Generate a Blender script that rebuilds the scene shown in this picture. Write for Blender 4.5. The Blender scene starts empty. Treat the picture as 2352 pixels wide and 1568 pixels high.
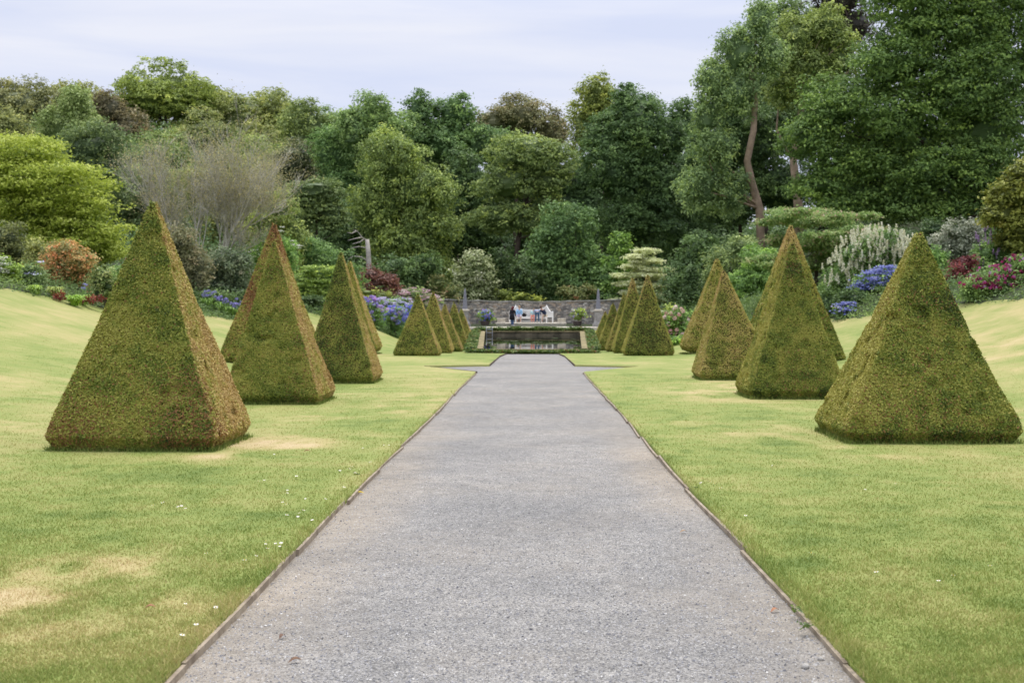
import bpy, math, random
import numpy as np
from mathutils import Vector, Matrix
R = math.radians
rng = np.random.default_rng(11)
random.seed(11)
scene = bpy.context.scene
col = scene.collection

# ---------------------------------------------------------------- camera
FOC, VPX, VPY = 2800.0, 1223.0, 697.0          # measured on the photo at 2352 px wide
YAW, PITCH = math.atan((VPX - 1176) / FOC), math.atan((784 - VPY) / FOC)
CAM = Vector((0, 0, 1.6))
cd = bpy.data.cameras.new('camera'); cam = bpy.data.objects.new('camera', cd); col.objects.link(cam)
cd.sensor_width = 36; cd.lens = FOC / 2352 * 36; cd.clip_end = 2000; cd.clip_start = .1
cam.location = CAM; cam.rotation_euler = (math.pi / 2 - PITCH, 0, YAW)
cd.dof.use_dof = True; cd.dof.focus_distance = 10.5; cd.dof.aperture_fstop = 4.0
scene.camera = cam
RM = cam.rotation_euler.to_matrix()

# ---------------------------------------------------------------- world, sun, exposure
SUN_EL, SUN_AZ = R(71), R(20)                   # high soft sun, azimuth from +Y towards +X
w = bpy.data.worlds.new('World'); scene.world = w; w.use_nodes = True
nt = w.node_tree; nt.nodes.clear()
def N(tree, t, **kw):
    n = tree.nodes.new(t)
    for k, v in kw.items():
        if hasattr(n, k) and not isinstance(v, dict): setattr(n, k, v)
    return n
sky = N(nt, 'ShaderNodeTexSky', sky_type='NISHITA', sun_disc=False)
sky.sun_elevation = SUN_EL; sky.sun_rotation = SUN_AZ
bg1 = N(nt, 'ShaderNodeBackground'); bg1.inputs['Strength'].default_value = .10
nt.links.new(sky.outputs[0], bg1.inputs['Color'])
tc = N(nt, 'ShaderNodeTexCoord'); sp = N(nt, 'ShaderNodeSeparateXYZ')
nt.links.new(tc.outputs['Generated'], sp.inputs[0])
mp = N(nt, 'ShaderNodeMapping'); mp.inputs['Scale'].default_value = (2.2, 2.2, 17); mp.inputs['Rotation'].default_value = (0, R(4), 0)
nt.links.new(tc.outputs['Generated'], mp.inputs[0])
nz = N(nt, 'ShaderNodeTexNoise'); nz.inputs['Scale'].default_value = 1.6; nz.inputs['Detail'].default_value = 5; nz.inputs['Roughness'].default_value = .5; nz.inputs['Distortion'].default_value = .35
nt.links.new(mp.outputs[0], nz.inputs['Vector'])
cr = N(nt, 'ShaderNodeValToRGB')
cr.color_ramp.elements[0].position = .36; cr.color_ramp.elements[0].color = (.68, .725, .90, 1)
cr.color_ramp.elements[1].position = .68; cr.color_ramp.elements[1].color = (.83, .84, .925, 1)
nt.links.new(nz.outputs['Fac'], cr.inputs[0])
mr = N(nt, 'ShaderNodeMapRange'); mr.inputs['From Min'].default_value = .22; mr.inputs['From Max'].default_value = .9
mr.inputs['To Min'].default_value = 1.0; mr.inputs['To Max'].default_value = 2.3   # an overcast sky is brightest overhead
nt.links.new(sp.outputs['Z'], mr.inputs['Value'])
bg2 = N(nt, 'ShaderNodeBackground')
nt.links.new(cr.outputs[0], bg2.inputs['Color']); nt.links.new(mr.outputs[0], bg2.inputs['Strength'])
mx = N(nt, 'ShaderNodeMixShader'); mx.inputs[0].default_value = .88
wo = N(nt, 'ShaderNodeOutputWorld')
nt.links.new(bg1.outputs[0], mx.inputs[1]); nt.links.new(bg2.outputs[0], mx.inputs[2]); nt.links.new(mx.outputs[0], wo.inputs[0])
sl = bpy.data.lights.new('sun', 'SUN'); so = bpy.data.objects.new('sun', sl); col.objects.link(so)
sl.energy = 2.7; sl.angle = R(16); sl.color = (1, .95, .87)
so.rotation_euler = Vector((-math.sin(SUN_AZ) * math.cos(SUN_EL), -math.cos(SUN_AZ) * math.cos(SUN_EL), -math.sin(SUN_EL))).to_track_quat('-Z', 'Y').to_euler()
scene.view_settings.view_transform = 'Standard'; scene.view_settings.look = 'None'
scene.view_settings.exposure = 0.12; scene.view_settings.gamma = 1

# ---------------------------------------------------------------- helpers
def at(x, y, Y):
    """point at world depth Y seen at photo pixel (x, y) of the 2352-px picture"""
    d = RM @ Vector((x - 1176, 784 - y, -FOC)); d = d * (Y / d.y)
    return CAM + d
def ground_pt(x, y):
    """where the sight line through a pixel meets the ground"""
    d = RM @ Vector((x - 1176, 784 - y, -FOC)); d = d / d.y
    Y = 3.0
    for _ in range(4000):
        p = CAM + d * Y
        if p.z <= G(p.x, Y): return p
        Y += .02
    return p
def smooth(a, b, x):
    t = np.clip((x - a) / (b - a), 0, 1); return t * t * (3 - 2 * t)
def hash3(i, j, k, seed):
    h = (i * 374761393 + j * 668265263 + k * 2147483647 + seed * 1274126177) & 0xffffffff
    h = ((h ^ (h >> 13)) * 1274126177) & 0xffffffff
    return ((h ^ (h >> 16)) & 0xffff) / 65535.0
def vnoise(P, scale=1.0, seed=0):
    """smooth value noise 0..1 at points P (n,3)"""
    P = np.asarray(P, float) * scale; I = np.floor(P).astype(np.int64); F = P - I; F = F * F * (3 - 2 * F)
    out = 0
    for dx in (0, 1):
        for dy in (0, 1):
            for dz in (0, 1):
                wgt = (F[:, 0] if dx else 1 - F[:, 0]) * (F[:, 1] if dy else 1 - F[:, 1]) * (F[:, 2] if dz else 1 - F[:, 2])
                out = out + wgt * hash3(I[:, 0] + dx, I[:, 1] + dy, I[:, 2] + dz, seed)
    return out
def fbm(P, scale, seed=0, octs=3):
    s, a, t = 0, 1.0, 0
    for o in range(octs):
        s = s + a * vnoise(P, scale * 2 ** o, seed + o); t += a; a *= .55
    return s / t
def norm(v): return v / np.maximum(np.linalg.norm(v, axis=-1, keepdims=True), 1e-9)

# ground height: a valley with the path down its middle
GY = [-60, 0, 49.5, 79.6, 86.0, 89.0, 93.5, 130, 260]; GZ = [.3, 0, -.53, -1.385, -.75, -.16, -.1, .6, 5]
LA_Y = [0, 40, 62, 75, 90, 130]; LA = [.013, .0165, .0170, .062, .04, .03]
RA_Y = [0, 40, 52, 67, 90, 130]; RA = [.013, .0180, .0235, .052, .04, .03]
def Gv(X, Y):
    X = np.asarray(X, float); Y = np.asarray(Y, float)
    g = np.interp(Y, GY, GZ)
    wd = np.interp(Y, [0, 45, 60], [5.2, 5.2, 5.2])
    a = np.where(X < 0, np.interp(Y, LA_Y, LA), np.interp(Y, RA_Y, RA))
    d = np.maximum(np.abs(X) - wd, 0); dc = .24 / a
    r = np.where(d < dc, a * d * d, a * dc * dc + .48 * (d - dc))
    r = np.where(r > 2.7, 2.7 + (r - 2.7) * .35, r)
    r = np.where(r > 5, 5 + 3 * np.tanh((r - 5) / 8), r)
    r = r + 17 * smooth(100, 185, Y) * smooth(8, 55, -X) + 5 * smooth(60, 110, Y) * smooth(10, 45, X)
    r = r + .035 * (vnoise(np.stack([X.ravel(), Y.ravel(), 0 * X.ravel()], 1), .22, 5).reshape(X.shape) - .5) * np.clip((np.abs(X) - 2) / 2, 0, 1)
    return g + r
def G(x, y): return float(Gv(np.array([x]), np.array([y]))[0])

def tag(o, label=None, cat=None, group=None, kind=None):
    if label: o['label'] = label
    if cat: o['category'] = cat
    if group: o['group'] = group
    if kind: o['kind'] = kind
    return o
def empty(name, loc, label=None, cat=None, group=None, rz=0):
    o = bpy.data.objects.new(name, None); col.objects.link(o); o.location = loc; o.rotation_euler = (0, 0, rz)
    o.empty_display_size = .2
    return tag(o, label, cat, group)
class MB:
    """collects shapes; build() links them as ONE mesh object"""
    def __init__(s): s.v = []; s.f = []; s.n = 0; s.t = []
    def add(s, v, f, t=0.5):
        v = np.asarray(v, float).reshape(-1, 3)
        f = f if isinstance(f, list) else [np.asarray(f)]
        for a in f:
            a = np.asarray(a, np.int64)
            if len(a): s.f.append(a + s.n)
        s.v.append(v); s.n += len(v)
        s.t.append(np.broadcast_to(np.asarray(t, float), (len(v),)) if np.ndim(t) else np.full(len(v), t))
    def box(s, c, size, rz=0, ax=None, t=.5, taper=1.0):
        x, y, z = [q / 2 for q in size]
        v = np.array([[sx * x * (taper if sz > 0 else 1), sy * y * (taper if sz > 0 else 1), sz * z] for sz in (-1, 1) for sx, sy in ((-1, -1), (1, -1), (1, 1), (-1, 1))])
        if ax is not None: v = v @ np.array(ax).T
        if rz: cc, ss = math.cos(rz), math.sin(rz); v = v @ np.array([[cc, ss, 0], [-ss, cc, 0], [0, 0, 1]])
        s.add(v + np.array(c), [np.array([[0, 3, 2, 1], [4, 5, 6, 7], [0, 1, 5, 4], [1, 2, 6, 5], [2, 3, 7, 6], [3, 0, 4, 7]])], t)
    def bar(s, a, b, wx, wz, t=.5):
        a, b = Vector(a), Vector(b); d = (b - a); L = d.length
        q = d.to_track_quat('X', 'Z').to_matrix()
        s.box((a + b) / 2, (L, wx, wz), ax=[list(r) for r in q], t=t)
    def tube(s, pts, rad, k=6, t=.5, cap=True):
        pts = np.asarray(pts, float); m = len(pts); rad = np.broadcast_to(np.asarray(rad, float), (m,))
        d = norm(np.gradient(pts, axis=0)); ref = np.where(np.abs(d[:, 2:3]) > .9, np.array([[1., 0, 0]]), np.array([[0, 0, 1.]]))
        u = norm(np.cross(d, ref)); vv = np.cross(d, u)
        an = np.arange(k) * 2 * math.pi / k
        ring = pts[:, None] + rad[:, None, None] * (u[:, None] * np.cos(an)[None, :, None] + vv[:, None] * np.sin(an)[None, :, None])
        i = np.arange(m - 1)[:, None] * k; j = np.arange(k)[None]; j2 = (j + 1) % k
        f = np.stack([i + j, i + j2, i + k + j2, i + k + j], -1).reshape(-1, 4)
        fs = [f]
        if cap and k in (3, 4): fs += [np.array([list(range(k))[::-1]]), np.array([[(m - 1) * k + q for q in range(k)]])]
        elif cap: fs += [np.array([list(range(k))[::-1]]), np.array([[(m - 1) * k + q for q in range(k)]])]
        s.add(ring.reshape(-1, 3), fs, t)
    def lathe(s, prof, k=20, c=(0, 0, 0), t=.5):
        prof = np.array(prof, float); an = np.arange(k) * 2 * math.pi / k
        v = np.stack([prof[:, 0:1] * np.cos(an), prof[:, 0:1] * np.sin(an), np.repeat(prof[:, 1:2], k, 1)], -1).reshape(-1, 3)
        m = len(prof); i = np.arange(m - 1)[:, None] * k; j = np.arange(k)[None]; j2 = (j + 1) % k
        f = np.stack([i + j, i + j2, i + k + j2, i + k + j], -1).reshape(-1, 4)
        s.add(v + np.array(c), [f, np.array([list(range(k))[::-1]]), np.array([[(m - 1) * k + q for q in range(k)]])], t)
    def ball(s, c, r, k=10, m=7, t=.5, noise=0, seed=0):
        th = np.linspace(0.12, math.pi - .12, m); an = np.arange(k) * 2 * math.pi / k
        v = np.stack([np.sin(th)[:, None] * np.cos(an), np.sin(th)[:, None] * np.sin(an), np.repeat(np.cos(th)[:, None], k, 1)], -1).reshape(-1, 3)
        if noise: v = v * (1 + noise * (vnoise(v, 2.1, seed) - .5))[:, None]
        i = np.arange(m - 1)[:, None] * k; j = np.arange(k)[None]; j2 = (j + 1) % k
        f = np.stack([i + j2, i + j, i + k + j, i + k + j2], -1).reshape(-1, 4)
        s.add(v * np.array(r) + np.array(c), [f, np.array([list(range(k))]), np.array([[(m - 1) * k + q for q in range(k)][::-1]])], t)
    def grid(s, V, t=.5):
        a, b = V.shape[:2]; i = np.arange(a - 1)[:, None] * b; j = np.arange(b - 1)[None]
        f = np.stack([i + j, i + j + 1, i + b + j + 1, i + b + j], -1).reshape(-1, 4)
        s.add(V.reshape(-1, 3), [f], t)
    def mesh(s, name, smooth_=False, loc=None):
        v = np.concatenate(s.v); me = bpy.data.meshes.new(name)
        if loc is not None: v = v - np.array(loc)
        me.vertices.add(len(v)); me.vertices.foreach_set('co', v.astype(np.float32).ravel())
        li = np.concatenate([a.ravel() for a in s.f]).astype(np.int32)
        ls = np.concatenate([np.full(len(a), a.shape[1], np.int32) for a in s.f])
        me.loops.add(len(li)); me.loops.foreach_set('vertex_index', li)
        me.polygons.add(len(ls)); me.polygons.foreach_set('loop_start', (np.cumsum(ls) - ls).astype(np.int32)); me.polygons.foreach_set('loop_total', ls)
        me.polygons.foreach_set('use_smooth', np.full(len(ls), smooth_))
        at_ = me.attributes.new('tint', 'FLOAT', 'POINT'); at_.data.foreach_set('value', np.concatenate(s.t).astype(np.float32))
        me.update(calc_edges=True); me.validate()
        return me
    def build(s, name, mat, parent=None, smooth_=False, loc=None):
        """loc: subtract and place there (world-space shapes); with a parent, loc is the parent's location"""
        me = s.mesh(name, smooth_, loc); me.materials.append(mat)
        o = bpy.data.objects.new(name, me); col.objects.link(o)
        if parent is not None: o.parent = parent
        elif loc is not None: o.location = loc
        return o

# ---------------------------------------------------------------- materials
def mat_new(name):
    m = bpy.data.materials.new(name); m.use_nodes = True; t = m.node_tree; t.nodes.clear()
    o = N(t, 'ShaderNodeOutputMaterial'); b = N(t, 'ShaderNodeBsdfPrincipled'); t.links.new(b.outputs[0], o.inputs[0])
    return m, t, b, o
def ramp(t, stops):
    r = N(t, 'ShaderNodeValToRGB'); e = r.color_ramp.elements
    while len(e) < len(stops): e.new(.5)
    for q, (p, c) in zip(e, stops): q.position = p; q.color = (*c, 1)
    return r
def noise(t, scale, detail=4, rough=.55, vec=None, dist=0):
    n = N(t, 'ShaderNodeTexNoise'); n.inputs['Scale'].default_value = scale; n.inputs['Detail'].default_value = detail; n.inputs['Roughness'].default_value = rough; n.inputs['Distortion'].default_value = dist
    if vec is not None: t.links.new(vec, n.inputs['Vector'])
    return n
def mixc(t, fac, a, b, typ='MIX'):
    m = N(t, 'ShaderNodeMix', data_type='RGBA', blend_type=typ)
    for s, v in ((0, fac), (6, a), (7, b)):
        if hasattr(v, 'links') or hasattr(v, 'is_linked'): t.links.new(v, m.inputs[s])
        else: m.inputs[s].default_value = v if s == 0 else (*v, 1)
    return m.outputs[2]
def attr(t, name): a = N(t, 'ShaderNodeAttribute'); a.attribute_name = name; return a
_leafc = {}
def leaf_mat(c, name='foliage', stops=None, trans=.28, rough=.55):
    key = (tuple(c) if c else None, str(stops), trans)
    if key in _leafc: return _leafc[key]
    m, t, b, o = mat_new(name)
    if stops is None:
        c = np.array(c); c[1] = min(c[1], c[0] * 1.72); c[2] = min(c[2], c[0] * .62); c = c * np.array([1.0, .955, .82]) * np.clip(3.8 - (c.max() - .1) * 14, 2.2, 3.8)
        stops = [(0, c * np.array([.5, .55, .6])), (.45, c), (.75, c * np.array([1.45, 1.35, 1.2])), (1, c * np.array([2.0, 1.75, 1.4]))]
    a = attr(t, 'tint'); r = ramp(t, stops); t.links.new(a.outputs['Fac'], r.inputs[0])
    oi = N(t, 'ShaderNodeObjectInfo')
    t.links.new(r.outputs[0], b.inputs['Base Color']); b.inputs['Roughness'].default_value = rough; b.inputs['Specular IOR Level'].default_value = .35
    tr = N(t, 'ShaderNodeBsdfTranslucent'); t.links.new(r.outputs[0], tr.inputs[0])
    mx = N(t, 'ShaderNodeMixShader'); mx.inputs[0].default_value = trans
    t.links.new(b.outputs[0], mx.inputs[1]); t.links.new(tr.outputs[0], mx.inputs[2]); t.links.new(mx.outputs[0], o.inputs[0])
    _leafc[key] = m
    return m
def simple_mat(name, c, rough=.7, var=.25, scale=8, bump=.0, c2=None, spec=.3, metal=0):
    m, t, b, o = mat_new(name); tcd = N(t, 'ShaderNodeTexCoord')
    n = noise(t, scale, 5, .6, tcd.outputs['Object'])
    c = np.array(c); r = ramp(t, [(.3, c * (1 - var)), (.7, np.array(c2) if c2 is not None else np.minimum(c * (1 + var), 1))])
    t.links.new(n.outputs['Fac'], r.inputs[0]); t.links.new(r.outputs[0], b.inputs['Base Color'])
    b.inputs['Roughness'].default_value = rough; b.inputs['Specular IOR Level'].default_value = spec; b.inputs['Metallic'].default_value = metal
    if bump:
        bp = N(t, 'ShaderNodeBump'); bp.inputs['Strength'].default_value = bump; bp.inputs['Distance'].default_value = .02
        n2 = noise(t, scale * 5, 4, .6, tcd.outputs['Object']); t.links.new(n2.outputs['Fac'], bp.inputs['Height']); t.links.new(bp.outputs[0], b.inputs['Normal'])
    return m
bark = simple_mat('bark_dark', (.075, .055, .04), .9, .4, 3, .6)
bark_pale = simple_mat('bark_pale', (.36, .26, .18), .85, .35, 1.6, .5)
bark_grey = simple_mat('bark_grey', (.47, .44, .37), .9, .3, 3, .4)
dead_wood = simple_mat('dead_wood', (.42, .38, .33), .9, .25, 4, .5)
white_paint = simple_mat('white_paint', (.78, .77, .73), .45, .05, 5, .05)
soil = simple_mat('soil', (.035, .035, .016), .95, .5, 1.5, .8, c2=(.05, .075, .022))
stone_pale = simple_mat('stone_pale', (.56, .51, .42), .85, .25, 5, .4)
stone_slate = simple_mat('slate_grey', (.22, .22, .25), .8, .18, 6, .3)
stone_plinth = simple_mat('plinth_stone', (.30, .29, .27), .85, .35, 6, .4)
paving = simple_mat('terrace_paving', (.58, .52, .43), .9, .14, 1.3, .3)
metal_pale = simple_mat('metal_pale', (.40, .41, .41), .35, .06, 5, 0, metal=.2)

# lawn: the mesh carries 'dry' (0 green .. 1 straw); the shader adds the fine mixture
def lawn_material(name, blades=False):
    m, t, b, o = mat_new(name); tcd = N(t, 'ShaderNodeTexCoord'); a = attr(t, 'tint')
    n1 = noise(t, 1.7, 5, .62, tcd.outputs['Object']); n2 = noise(t, 26, 4, .7, tcd.outputs['Object'])
    mp = N(t, 'ShaderNodeMapping'); mp.inputs['Scale'].default_value = (.35, 2.4, 1); t.links.new(tcd.outputs['Object'], mp.inputs[0])
    n3 = noise(t, 1.0, 3, .5, mp.outputs[0])
    def madd(x, mul, add):
        q = N(t, 'ShaderNodeMath', operation='MULTIPLY_ADD'); t.links.new(x, q.inputs[0]); q.inputs[1].default_value = mul
        if isinstance(add, float): q.inputs[2].default_value = add
        else: t.links.new(add, q.inputs[2])
        return q.outputs[0]
    s = madd(n1.outputs['Fac'], .42, madd(n2.outputs['Fac'], .34, madd(n3.outputs['Fac'], .30, -.53)))
    ad = N(t, 'ShaderNodeMath', operation='ADD'); t.links.new(s, ad.inputs[0]); t.links.new(a.outputs['Fac'], ad.inputs[1])
    k = 1.16 if blades else .92
    r = ramp(t, [(0, np.array((.140, .198, .042)) * k), (.25, np.array((.235, .282, .070)) * k), (.5, np.array((.325, .325, .108)) * k), (.72, np.array((.42, .36, .15)) * k), (1, np.array((.53, .42, .23)) * k)])
    t.links.new(ad.outputs[0], r.inputs[0])
    t.links.new(r.outputs[0], b.inputs['Base Color']); b.inputs['Roughness'].default_value = .8; b.inputs['Specular IOR Level'].default_value = .2
    if blades:
        tr = N(t, 'ShaderNodeBsdfTranslucent'); t.links.new(r.outputs[0], tr.inputs[0]); mx = N(t, 'ShaderNodeMixShader'); mx.inputs[0].default_value = .3
        t.links.new(b.outputs[0], mx.inputs[1]); t.links.new(tr.outputs[0], mx.inputs[2]); t.links.new(mx.outputs[0], o.inputs[0])
    else:
        bp = N(t, 'ShaderNodeBump'); bp.inputs['Strength'].default_value = .5; bp.inputs['Distance'].default_value = .03
        n4 = noise(t, 60, 4, .7, tcd.outputs['Object']); t.links.new(n4.outputs['Fac'], bp.inputs['Height']); t.links.new(bp.outputs[0], b.inputs['Normal'])
    return m
lawn_mat = lawn_material('lawn_turf'); blade_mat = lawn_material('grass_blade', True)
def gravel_material():
    m, t, b, o = mat_new('gravel'); tcd = N(t, 'ShaderNodeTexCoord'); a = attr(t, 'tint')
    v = N(t, 'ShaderNodeTexVoronoi'); v.inputs['Scale'].default_value = 130; v.inputs['Randomness'].default_value = 1; t.links.new(tcd.outputs['Object'], v.inputs['Vector'])
    v2 = N(t, 'ShaderNodeTexVoronoi'); v2.inputs['Scale'].default_value = 24; t.links.new(tcd.outputs['Object'], v2.inputs['Vector'])
    sx = N(t, 'ShaderNodeSeparateColor'); t.links.new(v.outputs['Color'], sx.inputs[0])
    r = ramp(t, [(0, (.12, .12, .12)), (.3, (.22, .22, .22)), (.6, (.315, .315, .32)), (.85, (.39, .39, .385)), (1, (.54, .53, .51))])
    t.links.new(sx.outputs[0], r.inputs[0])
    nb = noise(t, .8, 5, .6, tcd.outputs['Object']); nb2 = noise(t, 7, 4, .6, tcd.outputs['Object'])
    sand = ramp(t, [(0, (.25, .22, .18)), (1, (.46, .42, .365))]); t.links.new(sx.outputs[1], sand.inputs[0])
    q = N(t, 'ShaderNodeMath', operation='MULTIPLY_ADD'); t.links.new(nb.outputs['Fac'], q.inputs[0]); q.inputs[1].default_value = 1.3; q.inputs[2].default_value = -.68
    q2 = N(t, 'ShaderNodeMath', operation='ADD', use_clamp=True); t.links.new(q.outputs[0], q2.inputs[0]); t.links.new(a.outputs['Fac'], q2.inputs[1])
    c = mixc(t, q2.outputs[0], r.outputs[0], sand.outputs[0])
    lr = ramp(t, [(.3, (.90, .862, .79)), (.7, (1.19, 1.14, 1.05))]); t.links.new(nb2.outputs['Fac'], lr.inputs[0])
    nb3 = noise(t, .55, 4, .62, tcd.outputs['Object'], .6); l3 = ramp(t, [(.32, (.70, .71, .72)), (.52, (.85, .85, .845)), (.72, (1.02, 1.0, .97))]); t.links.new(nb3.outputs['Fac'], l3.inputs[0])
    c2 = mixc(t, 1.0, mixc(t, 1.0, c, lr.outputs[0], 'MULTIPLY'), l3.outputs[0], 'MULTIPLY')
    t.links.new(c2, b.inputs['Base Color']); b.inputs['Roughness'].default_value = .85; b.inputs['Specular IOR Level'].default_value = .3
    bp = N(t, 'ShaderNodeBump'); bp.inputs['Strength'].default_value = .7; bp.inputs['Distance'].default_value = .012; bp.invert = True
    t.links.new(v.outputs['Distance'], bp.inputs['Height']); t.links.new(bp.outputs[0], b.inputs['Normal'])
    return m
gravel_mat = gravel_material()
def wall_material():
    m, t, b, o = mat_new('rubble_stone'); tcd = N(t, 'ShaderNodeTexCoord')
    mp = N(t, 'ShaderNodeMapping'); mp.inputs['Scale'].default_value = (1, 1, 2.1); t.links.new(tcd.outputs['Object'], mp.inputs[0])
    v = N(t, 'ShaderNodeTexVoronoi'); v.inputs['Scale'].default_value = 3.1; t.links.new(mp.outputs[0], v.inputs['Vector'])
    e = N(t, 'ShaderNodeTexVoronoi', feature='DISTANCE_TO_EDGE'); e.inputs['Scale'].default_value = 3.1; t.links.new(mp.outputs[0], e.inputs['Vector'])
    sx = N(t, 'ShaderNodeSeparateColor'); t.links.new(v.outputs['Color'], sx.inputs[0])
    r = ramp(t, [(0, (.15, .14, .13)), (.35, (.30, .28, .255)), (.6, (.42, .385, .34)), (.82, (.39, .30, .22)), (1, (.62, .59, .53))]); t.links.new(sx.outputs[0], r.inputs[0])
    n = noise(t, 9, 5, .65, tcd.outputs['Object']); nr = ramp(t, [(.3, (.62, .62, .62)), (.75, (1.3, 1.3, 1.25))]); t.links.new(n.outputs['Fac'], nr.inputs[0])
    c = mixc(t, 1.0, r.outputs[0], nr.outputs[0], 'MULTIPLY')
    er = ramp(t, [(0, (1, 1, 1)), (.05, (0, 0, 0))]); t.links.new(e.outputs['Distance'], er.inputs[0])
    c2 = mixc(t, er.outputs[0], c, (.075, .07, .06))
    t.links.new(c2, b.inputs['Base Color']); b.inputs['Roughness'].default_value = .9
    bp = N(t, 'ShaderNodeBump'); bp.inputs['Strength'].default_value = .8; bp.inputs['Distance'].default_value = .04; t.links.new(e.outputs['Distance'], bp.inputs['Height']); t.links.new(bp.outputs[0], b.inputs['Normal'])
    return m
wall_mat = wall_material()

# ---------------------------------------------------------------- terrain, path, lawns
PE_L, PE_R = -1.65, 1.49
def pond_hw(Y): return np.interp(Y, [60, 87], [2.46, 3.42])
def edgeL(Y): return np.interp(Y, [-20, 35.4, 35.6, 39.2, 39.35, 40.4, 58.4, 58.5, 60, 87, 88.2], [1.65, 1.65, 1.68, 3.45, 3.5, 1.42, 1.25, 2.9, 3.4, 4.4, 4.5])
def edgeR(Y): return np.interp(Y, [-20, 35.4, 35.6, 39.2, 39.35, 40.4, 58.4, 58.5, 60, 87, 88.2], [1.49, 1.49, 1.54, 3.35, 3.4, 1.40, 1.25, 2.9, 3.4, 4.4, 4.5])
def bedL(Y): return np.interp(Y, [-20, 20, 40, 45, 58, 62, 68, 75, 80, 88], [24, 21, 17.5, 16, 15.4, 14.7, 12.7, 10.2, 8.6, 7.4])
def bedR(Y): return np.interp(Y, [-20, 20, 40, 52, 60, 67, 75, 88], [21, 19, 16.1, 13.1, 11, 8.4, 7.6, 7.4])
def base_terrain():
    xs = np.concatenate([np.arange(-150, -40, 4), np.arange(-40, -20, 1), np.arange(-20, 20, .5), np.arange(20, 40, 1), np.arange(40, 151, 4)])
    ys = np.concatenate([np.arange(-60, -4, 4), np.arange(-4, 100, .5), np.arange(100, 130, 1), np.arange(130, 262, 4)])
    Xg, Yg = np.meshgrid(xs, ys); Z = Gv(Xg, Yg)
    inl = (Xg > -bedL(Yg)) & (Xg < bedR(Yg)) & (Yg < 89)
    Z = np.where(inl, Z - .12, Z)
    hole = (np.abs(Xg) < pond_hw(Yg) + .25) & (Yg > 59.7) & (Yg < 87.4)
    Z = np.where(hole, -2.4, Z)
    m = MB(); m.grid(np.stack([Xg, Yg, Z], -1)); tag(m.build('terrain', soil, smooth_=True), kind='structure')
base_terrain()
m = MB()
ys = np.arange(-10, 59.1, .25); xs = np.linspace(-4.2, 4.2, 57)
Xg, Yg = np.meshgrid(xs, ys); Zg = np.interp(Yg, GY, GZ) - .05
sandy = np.clip(smooth(.75, 1.5, np.abs(Xg + .07)) * .60 * smooth(30, 10, Yg) + .05, 0, 1)
cov = vnoise(np.stack([Xg.ravel(), Yg.ravel() * .35, 0 * Xg.ravel()], 1), .9, 3).reshape(Xg.shape)
m.grid(np.stack([Xg, Yg, Zg], -1), (sandy * (.45 + 1.1 * cov)).ravel())
tag(m.build('gravel_path', gravel_mat, smooth_=True), kind='structure')

DRY = [(650, 1022, .8, 1.0), (180, 1300, .55, 1.15), (60, 1380, .55, 1.1), (900, 930, 1.6, .8), (540, 1030, .8, .7), (1690, 1000, 1.3, .8), (1730, 905, 1.4, 1.0), (1650, 880, 1.2, .6), (2280, 800, 3.5, .55), (1500, 900, 1.2, .45), (20, 1100, 1.0, .4), (2200, 1250, .8, .35), (1950, 1020, 1.2, .4), (300, 1420, .5, .5), (2150, 1400, .5, .4), (2330, 960, 1.2, .8)]
def gp(x, y):
    p = ground_pt(x, y); return p.x, p.y
DRYW = [(*gp(x, y), r, s) for x, y, r, s in DRY]
def dryness(X, Y):
    P = np.stack([X * .5, Y * .22, 0 * X], 1)
    d = .33 + .62 * (fbm(P, .8, 21, 3) - .5) - .03 + .42 * (fbm(np.stack([X * .6, Y * .5, 0 * X], 1), 2.3, 31, 3) - .5) + .30 * (fbm(np.stack([X, Y * .8, 0 * X], 1), 5.5, 41, 2) - .5)
    d = d + .15 * smooth(8, 15, -X) * smooth(16, 34, Y) + .09 * smooth(9, 14, X) * smooth(16, 34, Y) + .05 * smooth(14, 26, Y) - .12 * smooth(44, 52, Y) * smooth(8, 4, np.abs(X))
    for x, y, r, s in DRYW:
        q = ((X - x) / (r * 1.1)) ** 2 + ((Y - y) / (r * 1.9)) ** 2
        d = d + .55 * s * np.exp(-q * 1.1) * np.clip(2.6 * fbm(np.stack([X, Y * .6, 0 * X], 1), 2.2, 9, 4) - .85, 0, 1.2)
    return np.clip(d, 0, 1)
def lawn(side):
    ys = np.concatenate([np.arange(-8, 4, .5), np.arange(4, 24, .12), np.arange(24, 35.3, .25), np.array([35.4, 35.6]), np.arange(35.8, 39.2, .2), np.array([39.2, 39.35, 40.2, 40.4]), np.arange(40.6, 58.3, .3), np.array([58.4, 58.5]), np.arange(58.8, 88.3, .3)])
    e = edgeL(ys) if side < 0 else edgeR(ys); bb = (bedL(ys) if side < 0 else bedR(ys)) + .25
    s = np.linspace(0, 1, 110) ** 1.5
    X = side * (e[:, None] + (bb - e)[:, None] * s[None]); Yg = np.repeat(ys[:, None], len(s), 1); Z = Gv(X, Yg)
    Z = Z - .01 * (s[None] < 1e-6)
    top = np.stack([X, Yg, Z], -1); skirt = top[:, :1].copy(); skirt[:, :, 2] -= .12
    V = np.concatenate([skirt, top], 1)
    if side < 0: V = V[:, ::-1]
    m = MB(); m.grid(V, dryness(V[..., 0].ravel(), V[..., 1].ravel()))
    tag(m.build('lawn', lawn_mat, smooth_=True), kind='structure')
lawn(-1); lawn(1)

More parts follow.
